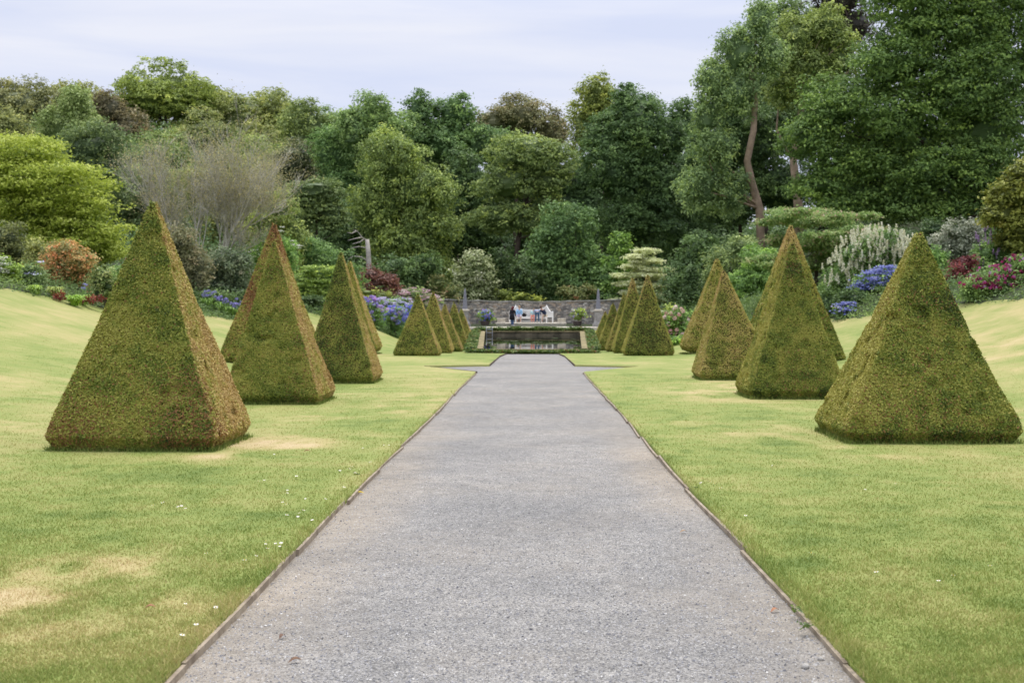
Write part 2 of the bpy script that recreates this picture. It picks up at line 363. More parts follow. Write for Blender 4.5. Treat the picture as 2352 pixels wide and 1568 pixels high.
# grass blades close to the camera
def blades():
    n = 420000
    u = rng.random(n); Y = 1 / (1 / 4.6 - u * (1 / 4.6 - 1 / 34.0))
    half = Y * .46; X = rng.uniform(-1, 1, n) * half
    ok = (X < -edgeL(Y) + .035 * rng.random(n)) | (X > edgeR(Y) - .035 * rng.random(n)); X, Y = X[ok], Y[ok]; n = len(X)
    dr = dryness(X, Y); keep = rng.random(n) > np.clip((dr - .55) * 1.1, 0, .6); X, Y, dr = X[keep], Y[keep], dr[keep]; n = len(X)
    cl = vnoise(np.stack([X, Y, 0 * X], 1), 5.5, 4)
    h = (.010 + .018 * rng.random(n) * (.4 + 1.1 * cl)) * np.where(dr > .5, .75, 1)
    edge = np.minimum(np.abs(X + edgeL(Y)), np.abs(X - edgeR(Y))); h = h * np.where(edge < .10, 1.7, 1)
    an = rng.uniform(0, 6.283, n); wd = .0022 + .0016 * rng.random(n) + .00012 * Y
    b = np.stack([X, Y, Gv(X, Y) - .003], 1); dx = np.stack([np.cos(an), np.sin(an), 0 * an], 1)
    ln = rng.normal(0, .55, (n, 2)) * h[:, None]; tip = b + np.stack([ln[:, 0], ln[:, 1], h], 1)
    V = np.stack([b - dx * wd[:, None], b + dx * wd[:, None], tip], 1).reshape(-1, 3)
    t = np.clip(dr + rng.normal(0, .13, n) + .07, 0, 1)
    m = MB(); m.add(V, np.arange(3 * n).reshape(-1, 3), np.repeat(t, 3))
    tag(m.build('grass', blade_mat), 'short mown grass growing over both lawns beside the path', 'grass', kind='stuff')
blades()
def pebbles():
    n = 26000
    u = rng.random(n); Y = 1 / (1 / 4.7 - u * (1 / 4.7 - 1 / 15.0)); X = rng.uniform(PE_L + .02, PE_R - .02, n)
    r = .003 + .0045 * rng.random(n) ** 2
    o = np.array([[1, 0, 0], [0, 1, 0], [-1, 0, 0], [0, -1, 0], [0, 0, .7], [0, 0, -.6]], float)
    an = rng.uniform(0, 6.28, n); c, s_ = np.cos(an), np.sin(an); asp = rng.uniform(.6, 1.3, n)
    V = np.repeat(o[None], n, 0) * r[:, None, None]; V[:, :, 0] *= asp[:, None]
    V = V + rng.normal(0, .22, V.shape) * r[:, None, None]
    x = V[:, :, 0] * c[:, None] - V[:, :, 1] * s_[:, None]; y = V[:, :, 0] * s_[:, None] + V[:, :, 1] * c[:, None]
    V = np.stack([x + X[:, None], y + Y[:, None], V[:, :, 2] + (np.interp(Y, GY, GZ) - .049)[:, None]], -1)
    f = np.array([[0, 1, 4], [1, 2, 4], [2, 3, 4], [3, 0, 4], [1, 0, 5], [2, 1, 5], [3, 2, 5], [0, 3, 5]])
    F = (f[None] + 6 * np.arange(n)[:, None, None]).reshape(-1, 3)
    sm = leaf_mat(None, 'loose_stone', [(0, (.09, .09, .10)), (.4, (.25, .25, .26)), (.8, (.42, .41, .40)), (1, (.62, .6, .55))], 0.0, .8)
    m = MB(); m.add(V.reshape(-1, 3), F, np.repeat(rng.random(n) ** .8, 6))
    tag(m.build('gravel', sm), 'loose grey gravel chippings strewn over the path', 'gravel', kind='stuff')
pebbles()

# timber edging: one run of boards per side
timber = simple_mat('weathered_timber', (.26, .20, .14), .9, .35, 6, .5, c2=(.42, .35, .26))
def edging(label, x0, y0, y1, xe=None):
    L = y1 - y0; root = empty('timber_edging', (x0, y0, G(x0, y0)), label, 'path edging')
    y = y0; k = 0
    while y < y1 - .3:
        ln = min(random.uniform(2.2, 3.1), y1 - y); o1, o2 = random.uniform(-.012, .012), random.uniform(-.012, .012)
        z1, z2 = random.uniform(-.012, .016), random.uniform(-.012, .016)
        xa = x0 + o1; xb = x0 + o2; m = MB(); segs = 7
        P = []
        for i in range(segs):
            f = i / (segs - 1); yy = y + f * ln * .993; gx = np.interp(yy, GY, GZ)
            xx = xa + (xb - xa) * f + .014 * math.sin(3 * f + k); zz = gx - .018 + z1 + (z2 - z1) * f
            P.append([(xx - .011, yy, zz - .10), (xx - .011, yy, zz), (xx + .011, yy, zz + .001), (xx + .011, yy, zz - .10), (xx - .011, yy, zz - .10)])
        V = np.array(P)
        m.grid(V); m.add(V[0, :4], np.array([[0, 1, 2, 3]])); m.add(V[-1, :4], np.array([[3, 2, 1, 0]]))
        b = m.build('board', timber, root, loc=root.location)
        y += ln; k += 1
edging('weathered timber edging board run beside the gravel, under the orange shrub side lawn', PE_L + .020, 3.0, 35.4)
edging('weathered timber edging board run beside the gravel, on the white-candled shrub side', PE_R - .020, 3.0, 35.4)
def turf_edge(label, pts):
    root = None; m = MB()
    P = [];
    for (x, y) in pts:
        P.append((x, y, G(x, y)))
    P = np.array(P)
    for a, b in zip(P[:-1], P[1:]):
        m.bar(a - np.array([0, 0, .045]), b - np.array([0, 0, .045]), .03, .10)
    o = m.build('soil_edging', simple_mat('edge_soil', (.075, .05, .035), .95, .4, 5, .5), loc=P[0]); tag(o, label, 'path edging')
turf_edge('brown cut turf edge along far gravel before pond, below the small yew row by hydrangeas', [(-1.62, 35.5), (-3.5, 39.3)])
turf_edge('brown cut turf edge at cross path corner below the row nearest hydrangeas', [(-3.5, 39.42), (-1.43, 40.42), (-1.34, 50), (-1.255, 58.3)])
turf_edge('brown cut turf edge at cross path corner below the row nearest pink roses', [(3.4, 39.42), (1.41, 40.42), (1.33, 50), (1.255, 58.3)])

# ---------------------------------------------------------------- foliage
def cards(C, Nn, L, W, roll=None, fold=.0, T=None):
    """leaf cards: centres C, normals Nn, lengths L, widths W -> verts (n,4,3)"""
    n = len(C)
    if T is None:
        T = rng.normal(size=(n, 3))
    T = norm(T - (T * Nn).sum(1, keepdims=True) * Nn); B = np.cross(Nn, T)
    L = np.broadcast_to(L, (n,))[:, None]; W = np.broadcast_to(W, (n,))[:, None]
    dn = Nn * (-.12 * L)
    return np.stack([C - T * L * .5 + dn, C + B * W * .5 - T * L * .06, C + T * L * .5 + dn, C - B * W * .5 - T * L * .06], 1)
QF = np.array([[0, 1, 2, 3]])
def add_cards(m, V, t):
    n = len(V); m.add(V.reshape(-1, 3), np.arange(4 * n).reshape(-1, 4), np.repeat(np.clip(t, 0, 1), 4))
def lumps(ell, m_sub, r0=.36, r1=.52, flat=1.0):
    """break ellipsoids (cx,cy,cz,rx,ry,rz) into lumpy sub-blobs"""
    out = []
    for (cx, cy, cz, rx, ry, rz) in ell:
        out.append((cx, cy, cz, rx * .66, ry * .66, rz * .66))
        d = norm(rng.normal(size=(m_sub, 3)) + np.array([0, -.25, .22])); k = rng.uniform(.58, .86, m_sub); rr = rng.uniform(r0, r1, m_sub)
        for q in range(m_sub):
            out.append((cx + d[q, 0] * rx * k[q], cy + d[q, 1] * ry * k[q], cz + d[q, 2] * rz * k[q], rx * rr[q], ry * rr[q], rz * rr[q] * flat))
    return np.array(out)
def foliage(m, blobs, n, leaf, clump, flat=.6, up=.55, inner=.16, droop=0.0, aspect=.52, tb=.45, tv=.16, per=14, shell=.10, top_light=0):
    B = np.asarray(blobs, float); ar = (B[:, 3] * B[:, 4] * B[:, 5]) ** (2 / 3); nt_ = max(int(n / per), 3); nc = nt_ * 6
    idx = rng.choice(len(B), nc, p=ar / ar.sum()); d = norm(rng.normal(size=(nc, 3)) + np.array([0, 0, .28]))
    k = 1 + rng.normal(0, shell, nc); inn = rng.random(nc) < inner; k[inn] = rng.uniform(.35, .85, inn.sum())
    c = B[idx, :3] + d * B[idx, 3:] * k[:, None]
    bury = np.zeros(nc, bool)
    for b in B: bury |= (((c - b[:3]) / b[3:]) ** 2).sum(1) < .5
    keep = np.where(~bury | (inn & (rng.random(nc) < .5)))[0][:nt_]; c, d, idx = c[keep], d[keep], idx[keep]; nc = len(c)
    out = norm(d / B[idx, 3:] * B[idx, 3:].mean(1, keepdims=True))
    sz = clump * rng.uniform(.55, 1.35, nc); ct = rng.normal(0, tv, nc) + rng.normal(0, .10, len(B))[idx]
    reps = np.maximum(1, (per * rng.uniform(.5, 1.5, nc)).astype(int)); ii = np.repeat(np.arange(nc), reps); nl = len(ii)
    off = rng.normal(size=(nl, 3)) * sz[ii, None] * np.array([1, 1, flat]) * .6
    P = c[ii] + off; P[:, 2] -= droop * sz[ii] * np.abs(rng.normal(size=nl))
    nn = norm(out[ii] * .6 + np.array([0, -.12, up]) + rng.normal(0, .42, (nl, 3)))
    ln = leaf * rng.uniform(.65, 1.3, nl)
    T = None
    if droop: T = out[ii] * .5 + np.array([0, 0, -1.0]) * droop + rng.normal(0, .5, (nl, 3))
    V = cards(P, nn, ln, ln * aspect, T=T)
    add_cards(m, V, tb + ct[ii] + rng.normal(0, tv * .7, nl) + top_light * (P[:, 2] - P[:, 2].min()) / max(np.ptp(P[:, 2]), .01))
def ell_from_px(px, Y, depth=1.0):
    out = []
    for q in px:
        cx, cy, rx, ry = q[:4]; dy = q[4] if len(q) > 4 else 0
        p = at(cx, cy, Y + dy); s = (Y + dy) / FOC
        out.append((p.x, p.y, p.z, rx * s, rx * s * depth, ry * s))
    return out
def limb_pts(a, b, bend=.12, k=6):
    a, b = np.array(a, float), np.array(b, float); L = np.linalg.norm(b - a); t = np.linspace(0, 1, k)[:, None]
    off = rng.normal(0, bend * L, 3) * np.array([1, 1, .3])
    return a + (b - a) * t + off * np.sin(t * math.pi) + rng.normal(0, .012 * L, (k, 3)) * np.sin(t * math.pi)
RPX = 1219.0
def tree(name, label, cat, Y, px, c=None, stops=None, dens=1.0, leafpx=3.0, sub=18, clump=1.9, trunk_x=None, trunk_px=10, depth=.9, flat=.6, up=.55, droop=0, aspect=.52, tb=.45, tv=.16, group=None,
         bark_m=None, trunk_pts=None, limbs=10, trans=.28, inner=.16, trunk=True, lump_flat=1.0, r0=.24, r1=.40, shell=.10, crown_name='crown', trunk_name='trunk', top_light=0, per=14, skirt=False, core=.6):
    ell = ell_from_px(px, Y, depth)
    if skirt:
        for e in list(ell):
            g = G(e[0], e[1])
            if e[2] - e[5] * .5 > g: ell.append((e[0], e[1] + .1, (g + e[2]) / 2, e[3] * .86, e[4] * .86, (e[2] - g) / 2 + .1))
    E = np.array(ell)
    bx = E[:, 0].mean() if trunk_x is None else at(trunk_x, 700, Y).x
    base = np.array([bx, Y, G(bx, Y)]); root = empty(name, base, label, cat, group)
    one = Y / RPX
    B = lumps(ell, sub, r0, r1, lump_flat)
    area = sum(math.pi * p[2] * p[3] for p in px) * .43537 ** 2
    m = MB()
    if core:
        for q in ell: m.ball(q[:3], (q[3] * core, q[4] * core, q[5] * core), 14, 10, t=.0, noise=.5, seed=int(abs(q[0] * 7)) % 97)  # darkest-tint balls stand for deep shade inside the crown and block sky
    foliage(m, B, int(area * 1.9 * dens), leafpx * 1.08 * one, clump * leafpx * one * .8, flat, up, inner, droop, aspect, tb, tv, per=per, shell=shell, top_light=top_light)
    m.build(crown_name, leaf_mat(c, 'leaves_' + name, stops, trans), root, loc=base)
    if trunk:
        m = MB(); tr = trunk_px * Y / FOC * .5
        if trunk_pts is not None:
            P = np.array([list(at(x, y, Y)) for x, y in trunk_pts]); P[0, 2] = min(P[0, 2], base[2] - .2)
        else:
            topz = base[2] + (E[:, 2].mean() - base[2]) * 1.0
            P = limb_pts(base - [0, 0, .2], [E[:, 0].mean(), E[:, 1].mean(), topz], .04, 7)
        rad = np.linspace(tr * 1.15, tr * .45, len(P)); m.tube(P, rad, 9)
        for q in rng.permutation(len(B))[:limbs]:
            tgt = B[q, :3]; ok = np.where(P[:, 2] < tgt[2] + 1)[0]; k = ok[-1] if len(ok) else len(P) // 2
            k = max(1, min(k, len(P) - 1)); k = rng.integers(max(1, k - 2), k + 1)
            lp = limb_pts(P[k], tgt, .1, 6); m.tube(lp, np.linspace(rad[k] * .38, rad[k] * .09, 6), 5)
        m.build(trunk_name, bark_m or bark, root, smooth_=True, loc=base)
    return root
def shrub(name, label, cat, Y, px, c=None, flowers=None, group=None, **kw):
    """flowers: list of (part name, stops or colour, count, size m, kind)"""
    kw.setdefault('skirt', True); kw.setdefault('core', .42); kw.setdefault('limbs', 6); kw.setdefault('trunk_px', 6); kw.setdefault('sub', 9); kw.setdefault('clump', 2.0)
    kw.setdefault('crown_name', 'foliage'); kw.setdefault('trunk_name', 'stem')
    root = tree(name, label, cat, Y, px, c, group=group, **kw)
    if flowers:
        E = ell_from_px(px, Y, kw.get('depth', .9))
        for (pn, stops, cnt, size, kind) in flowers:
            m = MB()
            for q in range(cnt):
                e = E[rng.integers(len(E))]
                d = norm(rng.normal(size=3) + np.array([0, -.7, .35])); k = rng.uniform(.94, 1.1)
                p = np.array(e[:3]) + d * np.array(e[3:]) * k
                if p[2] < root.location.z + .1: continue
                s = size * rng.uniform(.7, 1.25); t = float(np.clip(rng.normal(.5, .25), 0, 1))
                if kind == 'mop':
                    nf = 26; dd = norm(rng.normal(size=(nf, 3)) + np.array([0, 0, .3])); C = p + dd * s * .5 * np.array([1, 1, .7])
                    add_cards(m, cards(C, norm(dd + rng.normal(0, .3, (nf, 3))), s * .42, s * .36), t + rng.normal(0, .12, nf))
                elif kind == 'flat':
                    nf = 16; C = p + rng.normal(size=(nf, 3)) * s * .45 * np.array([1, 1, .22])
                    add_cards(m, cards(C, norm(np.array([0, -.4, 1.]) + rng.normal(0, .3, (nf, 3))), s * .4, s * .35), t + rng.normal(0, .12, nf))
                elif kind == 'spike':
                    nf = 34; f = rng.random(nf); dv = norm(np.array([0, 0, 1.]) + rng.normal(0, .12, 3)); rr = s * .20 * (1 - .75 * f)
                    dd = norm(rng.normal(size=(nf, 3))); C = p + dv * (f * s)[:, None] + dd * rr[:, None]
                    add_cards(m, cards(C, norm(dd + rng.normal(0, .3, (nf, 3))), s * .24, s * .2), t + rng.normal(0, .12, nf))
                else:
                    nf = 9; dd = norm(rng.normal(size=(nf, 3))); C = p + dd * s * .35
                    add_cards(m, cards(C, dd, s * .6, s * .5), t + rng.normal(0, .12, nf))
            if m.n: m.build(pn, leaf_mat(None, pn, stops, .4, .6), root, loc=root.location)
    return root
def strap_clump(name, label, cat, x, y, Y, hpx, n, c, heads=None, spread=.9, group=None, hc=None, headh=1.0):
    p = at(x, y, Y); base = np.array([p.x, Y, G(p.x, Y)]); H = hpx * Y / FOC; root = empty(name, base, label, cat, group)
    m = MB(); an = rng.uniform(0, 6.283, n); h = H * rng.uniform(.6, 1.1, n); sp = H * spread * rng.uniform(.3, 1, n); wd = max(.02, .7 * Y / RPX) * rng.uniform(.7, 1.2, n)
    dx = np.stack([np.cos(an), np.sin(an), 0 * an], 1); side = np.stack([-np.sin(an), np.cos(an), 0 * an], 1)
    b0 = base + rng.normal(0, H * .16, (n, 3)) * [1, 1, 0]
    rows = []
    for f, zz, wf in ((0, 0, .8), (.35, .75, 1), (.7, 1.0, .8), (1, .78, .12)):
        c0 = b0 + dx * (sp * f)[:, None] + np.array([0, 0, 1.]) * (h * zz)[:, None]
        rows.append(np.stack([c0 - side * (wd * wf)[:, None], c0 + side * (wd * wf)[:, None]], 1))
    V = np.stack(rows, 1).reshape(n, 8, 3); f = np.array([[0, 1, 3, 2], [2, 3, 5, 4], [4, 5, 7, 6]])
    m.add(V.reshape(-1, 3), (f[None] + 8 * np.arange(n)[:, None, None]).reshape(-1, 4), np.repeat(np.clip(rng.normal(.5, .2, n), 0, 1), 8))
    m.build('leaves', leaf_mat(c, 'strap_leaves'), root, loc=base)
    if heads:
        for q in range(heads):
            a_, r_ = rng.uniform(0, 6.28), H * spread * rng.uniform(.1, .8); tip = base + np.array([math.cos(a_) * r_, math.sin(a_) * r_, H * headh * rng.uniform(1.05, 1.5)])
            m1 = MB(); m1.tube(limb_pts(base + rng.normal(0, .04, 3) * [1, 1, 0], tip, .03, 4), max(.008, .2 * Y / RPX), 4)
            st = m1.build('stalk', leaf_mat((.07, .12, .04), 'stalks'), root, loc=base)
            m2 = MB(); nf = 26; dd = norm(rng.normal(size=(nf, 3)) + [0, 0, .25]); s = H * .17
            add_cards(m2, cards(tip + dd * s * [1, 1, .75], dd, s * .75, s * .4, T=dd + rng.normal(0, .3, (nf, 3))), rng.normal(.5, .2, nf))
            m2.build('flower_head', leaf_mat(None, 'agapanthus', hc, .2), st, loc=base)
    return root

# ---------------------------------------------------------------- clipped yew pyramids
YEW = [(0, (.035, .055, .010)), (.20, (.145, .200, .026)), (.42, (.285, .318, .052)), (.60, (.43, .395, .085)), (.80, (.60, .455, .17)), (1, (.27, .115, .045))]
yew_mat = leaf_mat(None, 'yew_sprigs', YEW, .15, .6)
yew_core = simple_mat('yew_core', (.055, .065, .018), .95, .5, 9, .9, c2=(.11, .09, .03))
def topiary(label, x, Y, w, d, h, n, brown=0.0, side=None, side_t=0.0, tipx=0.0, top_t=0.0, green=0.0, rust_amt=.10, lumpy=.03, seed=0, sprig=.035, rz=0.0):
    base = np.array([x, Y, G(x, Y)]); ex = 26.0
    def prof(t): return np.interp(t, [0, .015, .06, .12, .5, .96, 1.0], [.80, .93, 1.0, .955, .525, .065, .03])
    def surf(t, a):
        ca, sa = np.cos(a), np.sin(a); rr = (np.abs(ca) ** ex + np.abs(sa) ** ex) ** (-1 / ex)
        p = prof(t); X = ca * rr * p * w / 2 + tipx * t * h; Yy = sa * rr * p * d / 2; Z = t * h
        P = np.stack([X, Yy, Z], -1)
        q = vnoise(P.reshape(-1, 3) + seed * 7.3, 2.4, seed).reshape(t.shape) - .5
        k = (1 + lumpy * q * np.clip(1.2 - t, .4, 1))
        P[..., 0] = tipx * t * h + (P[..., 0] - tipx * t * h) * k; P[..., 1] *= k
        return P, np.stack([np.sign(ca) * np.abs(ca) ** (ex - 1), np.sign(sa) * np.abs(sa) ** (ex - 1), 0 * ca], -1)
    m = MB(); tt = np.linspace(0, 1, 34); aa = np.linspace(0, 2 * math.pi, 65)
    A, T = np.meshgrid(aa, tt); P, nn = surf(T, A); ins = .06; P = P - norm(nn) * ins; P[..., 2] *= .99
    m.grid(P, .1); core = m
    # sprigs
    t = 1 - np.sqrt(rng.random(n * 2)); t = t[: n]; a = rng.uniform(0, 2 * math.pi, n)
    ca, sa = np.cos(a), np.sin(a)
    # even spread round the square perimeter
    u = rng.uniform(0, 4, n); k = np.floor(u); f = (u - k) * 2 - 1
    px_ = np.where(k == 0, 1, np.where(k == 1, -f, np.where(k == 2, -1, f))); py_ = np.where(k == 0, f, np.where(k == 1, 1, np.where(k == 2, -f, -1)))
    a = np.arctan2(py_ , px_)
    P, nn = surf(t, a); slope = (w / 2) / h
    nn = norm(norm(nn) + np.array([0, 0, slope])); P = P + nn * rng.normal(0, .007, (n, 1))
    holes = fbm(P + seed, 5.0, seed + 3, 2); P = P - nn * (np.clip(.37 - holes, 0, 1) * .20)[:, None]
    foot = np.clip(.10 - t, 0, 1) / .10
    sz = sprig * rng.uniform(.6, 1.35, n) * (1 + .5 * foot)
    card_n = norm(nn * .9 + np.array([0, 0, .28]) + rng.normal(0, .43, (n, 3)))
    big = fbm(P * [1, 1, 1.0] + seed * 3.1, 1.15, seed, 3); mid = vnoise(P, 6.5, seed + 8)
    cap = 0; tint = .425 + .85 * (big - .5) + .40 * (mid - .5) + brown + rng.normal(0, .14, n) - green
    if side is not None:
        fz = np.clip((nn[:, 0] * side - .55) * 5, 0, 1); tint = tint + side_t * fz; cap = side_t * fz * (.8 if side > 0 else .2)  # left row: own dry gold; right row: paler flank is painted light
    cap = cap + top_t * smooth(.6, .95, t); tint = tint + top_t * smooth(.6, .95, t) - .20 * foot  # foot sprigs darkened: contact shade painted into the tint
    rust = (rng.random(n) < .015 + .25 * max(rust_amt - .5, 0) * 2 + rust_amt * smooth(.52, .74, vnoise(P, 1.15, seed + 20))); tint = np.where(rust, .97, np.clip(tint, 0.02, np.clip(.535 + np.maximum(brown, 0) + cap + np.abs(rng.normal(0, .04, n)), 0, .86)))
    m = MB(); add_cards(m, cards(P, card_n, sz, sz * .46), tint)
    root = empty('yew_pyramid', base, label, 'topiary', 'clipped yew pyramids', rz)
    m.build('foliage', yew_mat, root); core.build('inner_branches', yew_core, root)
    return root
def row(x, Y): return x, Y
# (label, x, Y, w, d, h, n sprigs, options)
# label, apex pixel, depth, base centre offset, width, depth, sprigs, options
PYR = [
 ('largest clipped yew pyramid with golden brown flank, nearest the orange shrub', 352, 462, 15.3, -.02, 2.05, 1.86, 210000, dict(side=1, side_t=.36, seed=1, rust_amt=.38)),
 ('clipped yew pyramid between the largest brown-flanked one and the dark olive one', 630, 553, 22.8, .12, 1.74, 1.8, 130000, dict(side=1, side_t=.38, seed=2, brown=.02)),
 ('dark olive yew pyramid third along the path, before the cross path on the hydrangea side', 783, 577, 29.9, .04, 1.74, 1.75, 55000, dict(side=1, side_t=.36, seed=3, green=.08)),
 ('tall brown yew pyramid set back behind the second pyramid, in front of the twiggy tree', 630, 512, 37.2, -.1, 2.7, 2.5, 60000, dict(sprig=.075, brown=.10, rust_amt=.75, side=1, side_t=.12, seed=4)),
 ('tall yew pyramid almost hidden behind the dark olive one, only its edge showing', 803, 598, 52.5, 0, 2.5, 2.4, 30000, dict(sprig=.085, side=1, side_t=.3, seed=5)),
 ('broad bright green yew pyramid nearest the magenta flowering shrub', 2110, 533, 16.3, -.06, 2.2, 1.9, 210000, dict(side=-1, side_t=.17, seed=6, green=.03)),
 ('yew pyramid with dark front and light green flank, second on the white candle shrub side', 1820, 557, 24.5, -.05, 1.86, 1.85, 130000, dict(side=-1, side_t=.18, seed=7, top_t=.03)),
 ('golden yellow tinged yew pyramid, third along the path beside the pink roses', 1662, 620, 31.7, .28, 1.95, 1.75, 52000, dict(side=-1, side_t=.17, brown=.15, top_t=.17, seed=8)),
 ('tall rust-topped yew pyramid directly behind the dark-fronted one on candle shrub side', 1816, 517, 38.2, 0, 2.85, 2.6, 60000, dict(sprig=.075, brown=.02, top_t=.24, side=-1, side_t=.12, seed=9)),
 ('tall dull brown yew pyramid behind the golden yellow one', 1647, 592, 52.6, 0, 2.9, 2.4, 30000, dict(sprig=.085, brown=.14, side=-1, side_t=.12, seed=10)),
]
FAR_L = [('brownish yew pyramid first beyond the cross path in the row by hydrangeas', 960, 672, 50.8, .05), ('tall yew pyramid second beyond the cross path in the row by hydrangeas', 995, 668, 58.6, .02), ('short golden yew pyramid in the middle of the far row by hydrangeas', 1022, 697, 66.0, .10), ('greenest yew pyramid, fourth of the far row by hydrangeas', 1043, 693, 73.6, -.10), ('last small yew pyramid of the far row, just before the left obelisk', 1060, 708, 81.0, .02)]
FAR_R = [('yew pyramid first beyond the cross path beside the pink roses, widest of its row', 1488, 629, 51.7, .02), ('rust-tipped yew pyramid second of the far row beside pink roses', 1453, 635, 58.8, .03), ('yew pyramid in the middle of the far row before the pale layered tree', 1433, 672, 65.6, .06), ('slim yew pyramid fourth of the far row before the pale layered tree', 1408, 694, 73.0, .0), ('last and lowest yew pyramid of far row, just before the right obelisk', 1390, 714, 80.5, .04)]
for i, (lb, ax, ay, Y, br) in enumerate(FAR_L): PYR.append((lb, ax, ay, Y, 0, 1.88, 1.75, 16000 - 1500 * i, dict(brown=br, side=1, side_t=.30, seed=20 + i, sprig=.06 + .008 * i)))
for i, (lb, ax, ay, Y, br) in enumerate(FAR_R): PYR.append((lb, ax, ay, Y, 0, 1.9 if i else 2.1, 1.75, 16000 - 1500 * i, dict(brown=br, side=-1, side_t=.24, seed=30 + i, sprig=.06 + .008 * i, top_t=.2 if i < 2 else .05)))
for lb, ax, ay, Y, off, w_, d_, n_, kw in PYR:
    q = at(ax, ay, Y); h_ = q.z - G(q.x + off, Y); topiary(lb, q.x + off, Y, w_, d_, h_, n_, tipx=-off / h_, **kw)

def foot_grass():
    m = MB()
    for lb, ax, ay, Y, off, w_, d_, n_, kw in PYR[:10]:
        cx_ = at(ax, ay, Y).x + off; n = int(5200 * 15 / Y); u = rng.uniform(0, 4, n); k = np.floor(u); f = (u - k) * 2 - 1; g = .90 + np.abs(rng.normal(0, .05, n))
        px_ = np.where(k == 0, 1, np.where(k == 1, -f, np.where(k == 2, -1, f))) * w_ / 2 * g; py_ = np.where(k == 0, f, np.where(k == 1, 1, np.where(k == 2, -f, -1))) * d_ / 2 * g
        X, Yy = cx_ + px_, Y + py_; h = rng.uniform(.03, .085, n); an = rng.uniform(0, 6.28, n); wd = .003 + .00022 * Y
        b = np.stack([X, Yy, Gv(X, Yy) - .004], 1); dx = np.stack([np.cos(an), np.sin(an), 0 * an], 1); tip = b + np.stack([rng.normal(0, .4, n) * h, rng.normal(0, .4, n) * h, h], 1)
        m.add(np.stack([b - dx * wd, b + dx * wd, tip], 1).reshape(-1, 3), np.arange(3 * n).reshape(-1, 3), np.repeat(np.clip(rng.normal(.12, .18, n), 0, 1), 3))  # low tint darkens these blades as painted contact shade under the yews
    tag(m.build('grass', blade_mat), 'longer unmown grass fringing the feet of the yew pyramids', 'grass', kind='stuff')
foot_grass()

# ---------------------------------------------------------------- pond, terrace, wall, bench
stone_wet = simple_mat('pond_stone', (.08, .075, .045), .8, .55, 2.2, .8, c2=(.24, .20, .13))
coping_mat = simple_mat('coping_lichen', (.20, .17, .085), .9, .5, 2.2, .5, c2=(.34, .28, .14))
WZ = -.70
def pond():
    base = np.array([0, 74, WZ]); root = empty('garden_pond', base, 'sunken stone-edged garden pond between the path end and the bench terrace', 'pond')
    def cz(Y): return np.interp(Y, [59.6, 87.4], [-.655, -.42])
    m = MB(); ys = np.linspace(60, 87, 21)
    for s in (-1, 1):
        V = np.array([[(s * (pond_hw(y)), y, -2.3), (s * pond_hw(y), y, cz(y) - .004), (s * (pond_hw(y) + .33), y, cz(y) - .004), (s * (pond_hw(y) + .33), y, -2.3)] for y in ys])
        m.grid(V if s > 0 else V[:, ::-1])
    m.box((0, 87.25, -1.37), (2 * 3.9, .5, 1.88)); m.box((0, 59.75, -1.49), (2 * 2.95, .5, 1.62)); m.box((0, 73.5, -2.34), (7, 27, .06))
    m.build('basin_wall', stone_wet, root, loc=base)
    m = MB()
    for s in (-1, 1):
        V = np.array([[(s * (pond_hw(y) - .04), y, cz(y)), (s * (pond_hw(y) - .04), y, cz(y) + .05), (s * (pond_hw(y) + .36), y, cz(y) + .05), (s * (pond_hw(y) + .36), y, cz(y))] for y in ys])
        m.grid(V if s > 0 else V[:, ::-1])
    m.box((0, 87.22, -.40), (2 * 3.95, .58, .06)); m.box((0, 59.75, -.655), (2 * 2.97, .5, .05))
    m.build('coping', coping_mat, root, loc=base)
pond()
m_, t_, b_, o_ = mat_new('pond_water'); b_.inputs['Base Color'].default_value = (.010, .016, .010, 1); b_.inputs['Roughness'].default_value = .03; b_.inputs['IOR'].default_value = 1.33; b_.inputs['Specular IOR Level'].default_value = .6
tcd = N(t_, 'ShaderNodeTexCoord'); mpp = N(t_, 'ShaderNodeMapping'); mpp.inputs['Scale'].default_value = (1, .35, 1); t_.links.new(tcd.outputs['Object'], mpp.inputs[0])
nn_ = noise(t_, 1.6, 3, .5, mpp.outputs[0]); bp_ = N(t_, 'ShaderNodeBump'); bp_.inputs['Strength'].default_value = .018; bp_.inputs['Distance'].default_value = .05
t_.links.new(nn_.outputs['Fac'], bp_.inputs['Height']); t_.links.new(bp_.outputs[0], b_.inputs['Normal'])
m = MB(); m.add([(-2.5, 59.95, WZ), (2.5, 59.95, WZ), (3.47, 87.05, WZ), (-3.47, 87.05, WZ)], QF); tag(m.build('water', m_), kind='structure')
# lily pads
pad_mat = simple_mat('lily_pad', (.12, .16, .06), .5, .4, 4, 0)
me = None
for i in range(13):
    x, y = [(-1.6, 74), (-1.1, 74.6), (.2, 72), (.5, 72.3), (.1, 71.6), (2.3, 73.5), (2.5, 73.0), (2.6, 78), (-.3, 79), (1.5, 81), (-2.2, 80), (-.9, 71), (1.2, 70.2)][i]
    if me is None:
        mm = MB(); an = np.linspace(.2, 6.1, 15); v = [(0, 0, 0)] + [(math.cos(q) * .2, math.sin(q) * .2, .006) for q in an] + [(0, 0, -.01)] + [(math.cos(q) * .2, math.sin(q) * .2, -.004) for q in an]
        mm.add(v, [np.array([[0, q, q + 1] for q in range(1, 15)] + [[16, 18 + q, 17 + q] for q in range(14)]), np.array([[q, 16 + q, 17 + q, q + 1] for q in range(1, 15)])])
        o = mm.build('lily_pad', pad_mat); me = o
    else: o = me.copy(); col.objects.link(o)
    o.location = (x, y, WZ + .012); o.rotation_euler = (0, 0, i * 1.7); s = random.uniform(.7, 1.4); o.scale = (s, s, 1)
    tag(o, 'small round lily pad floating on the dark pond water', 'lily pad', 'lily pads on the pond')
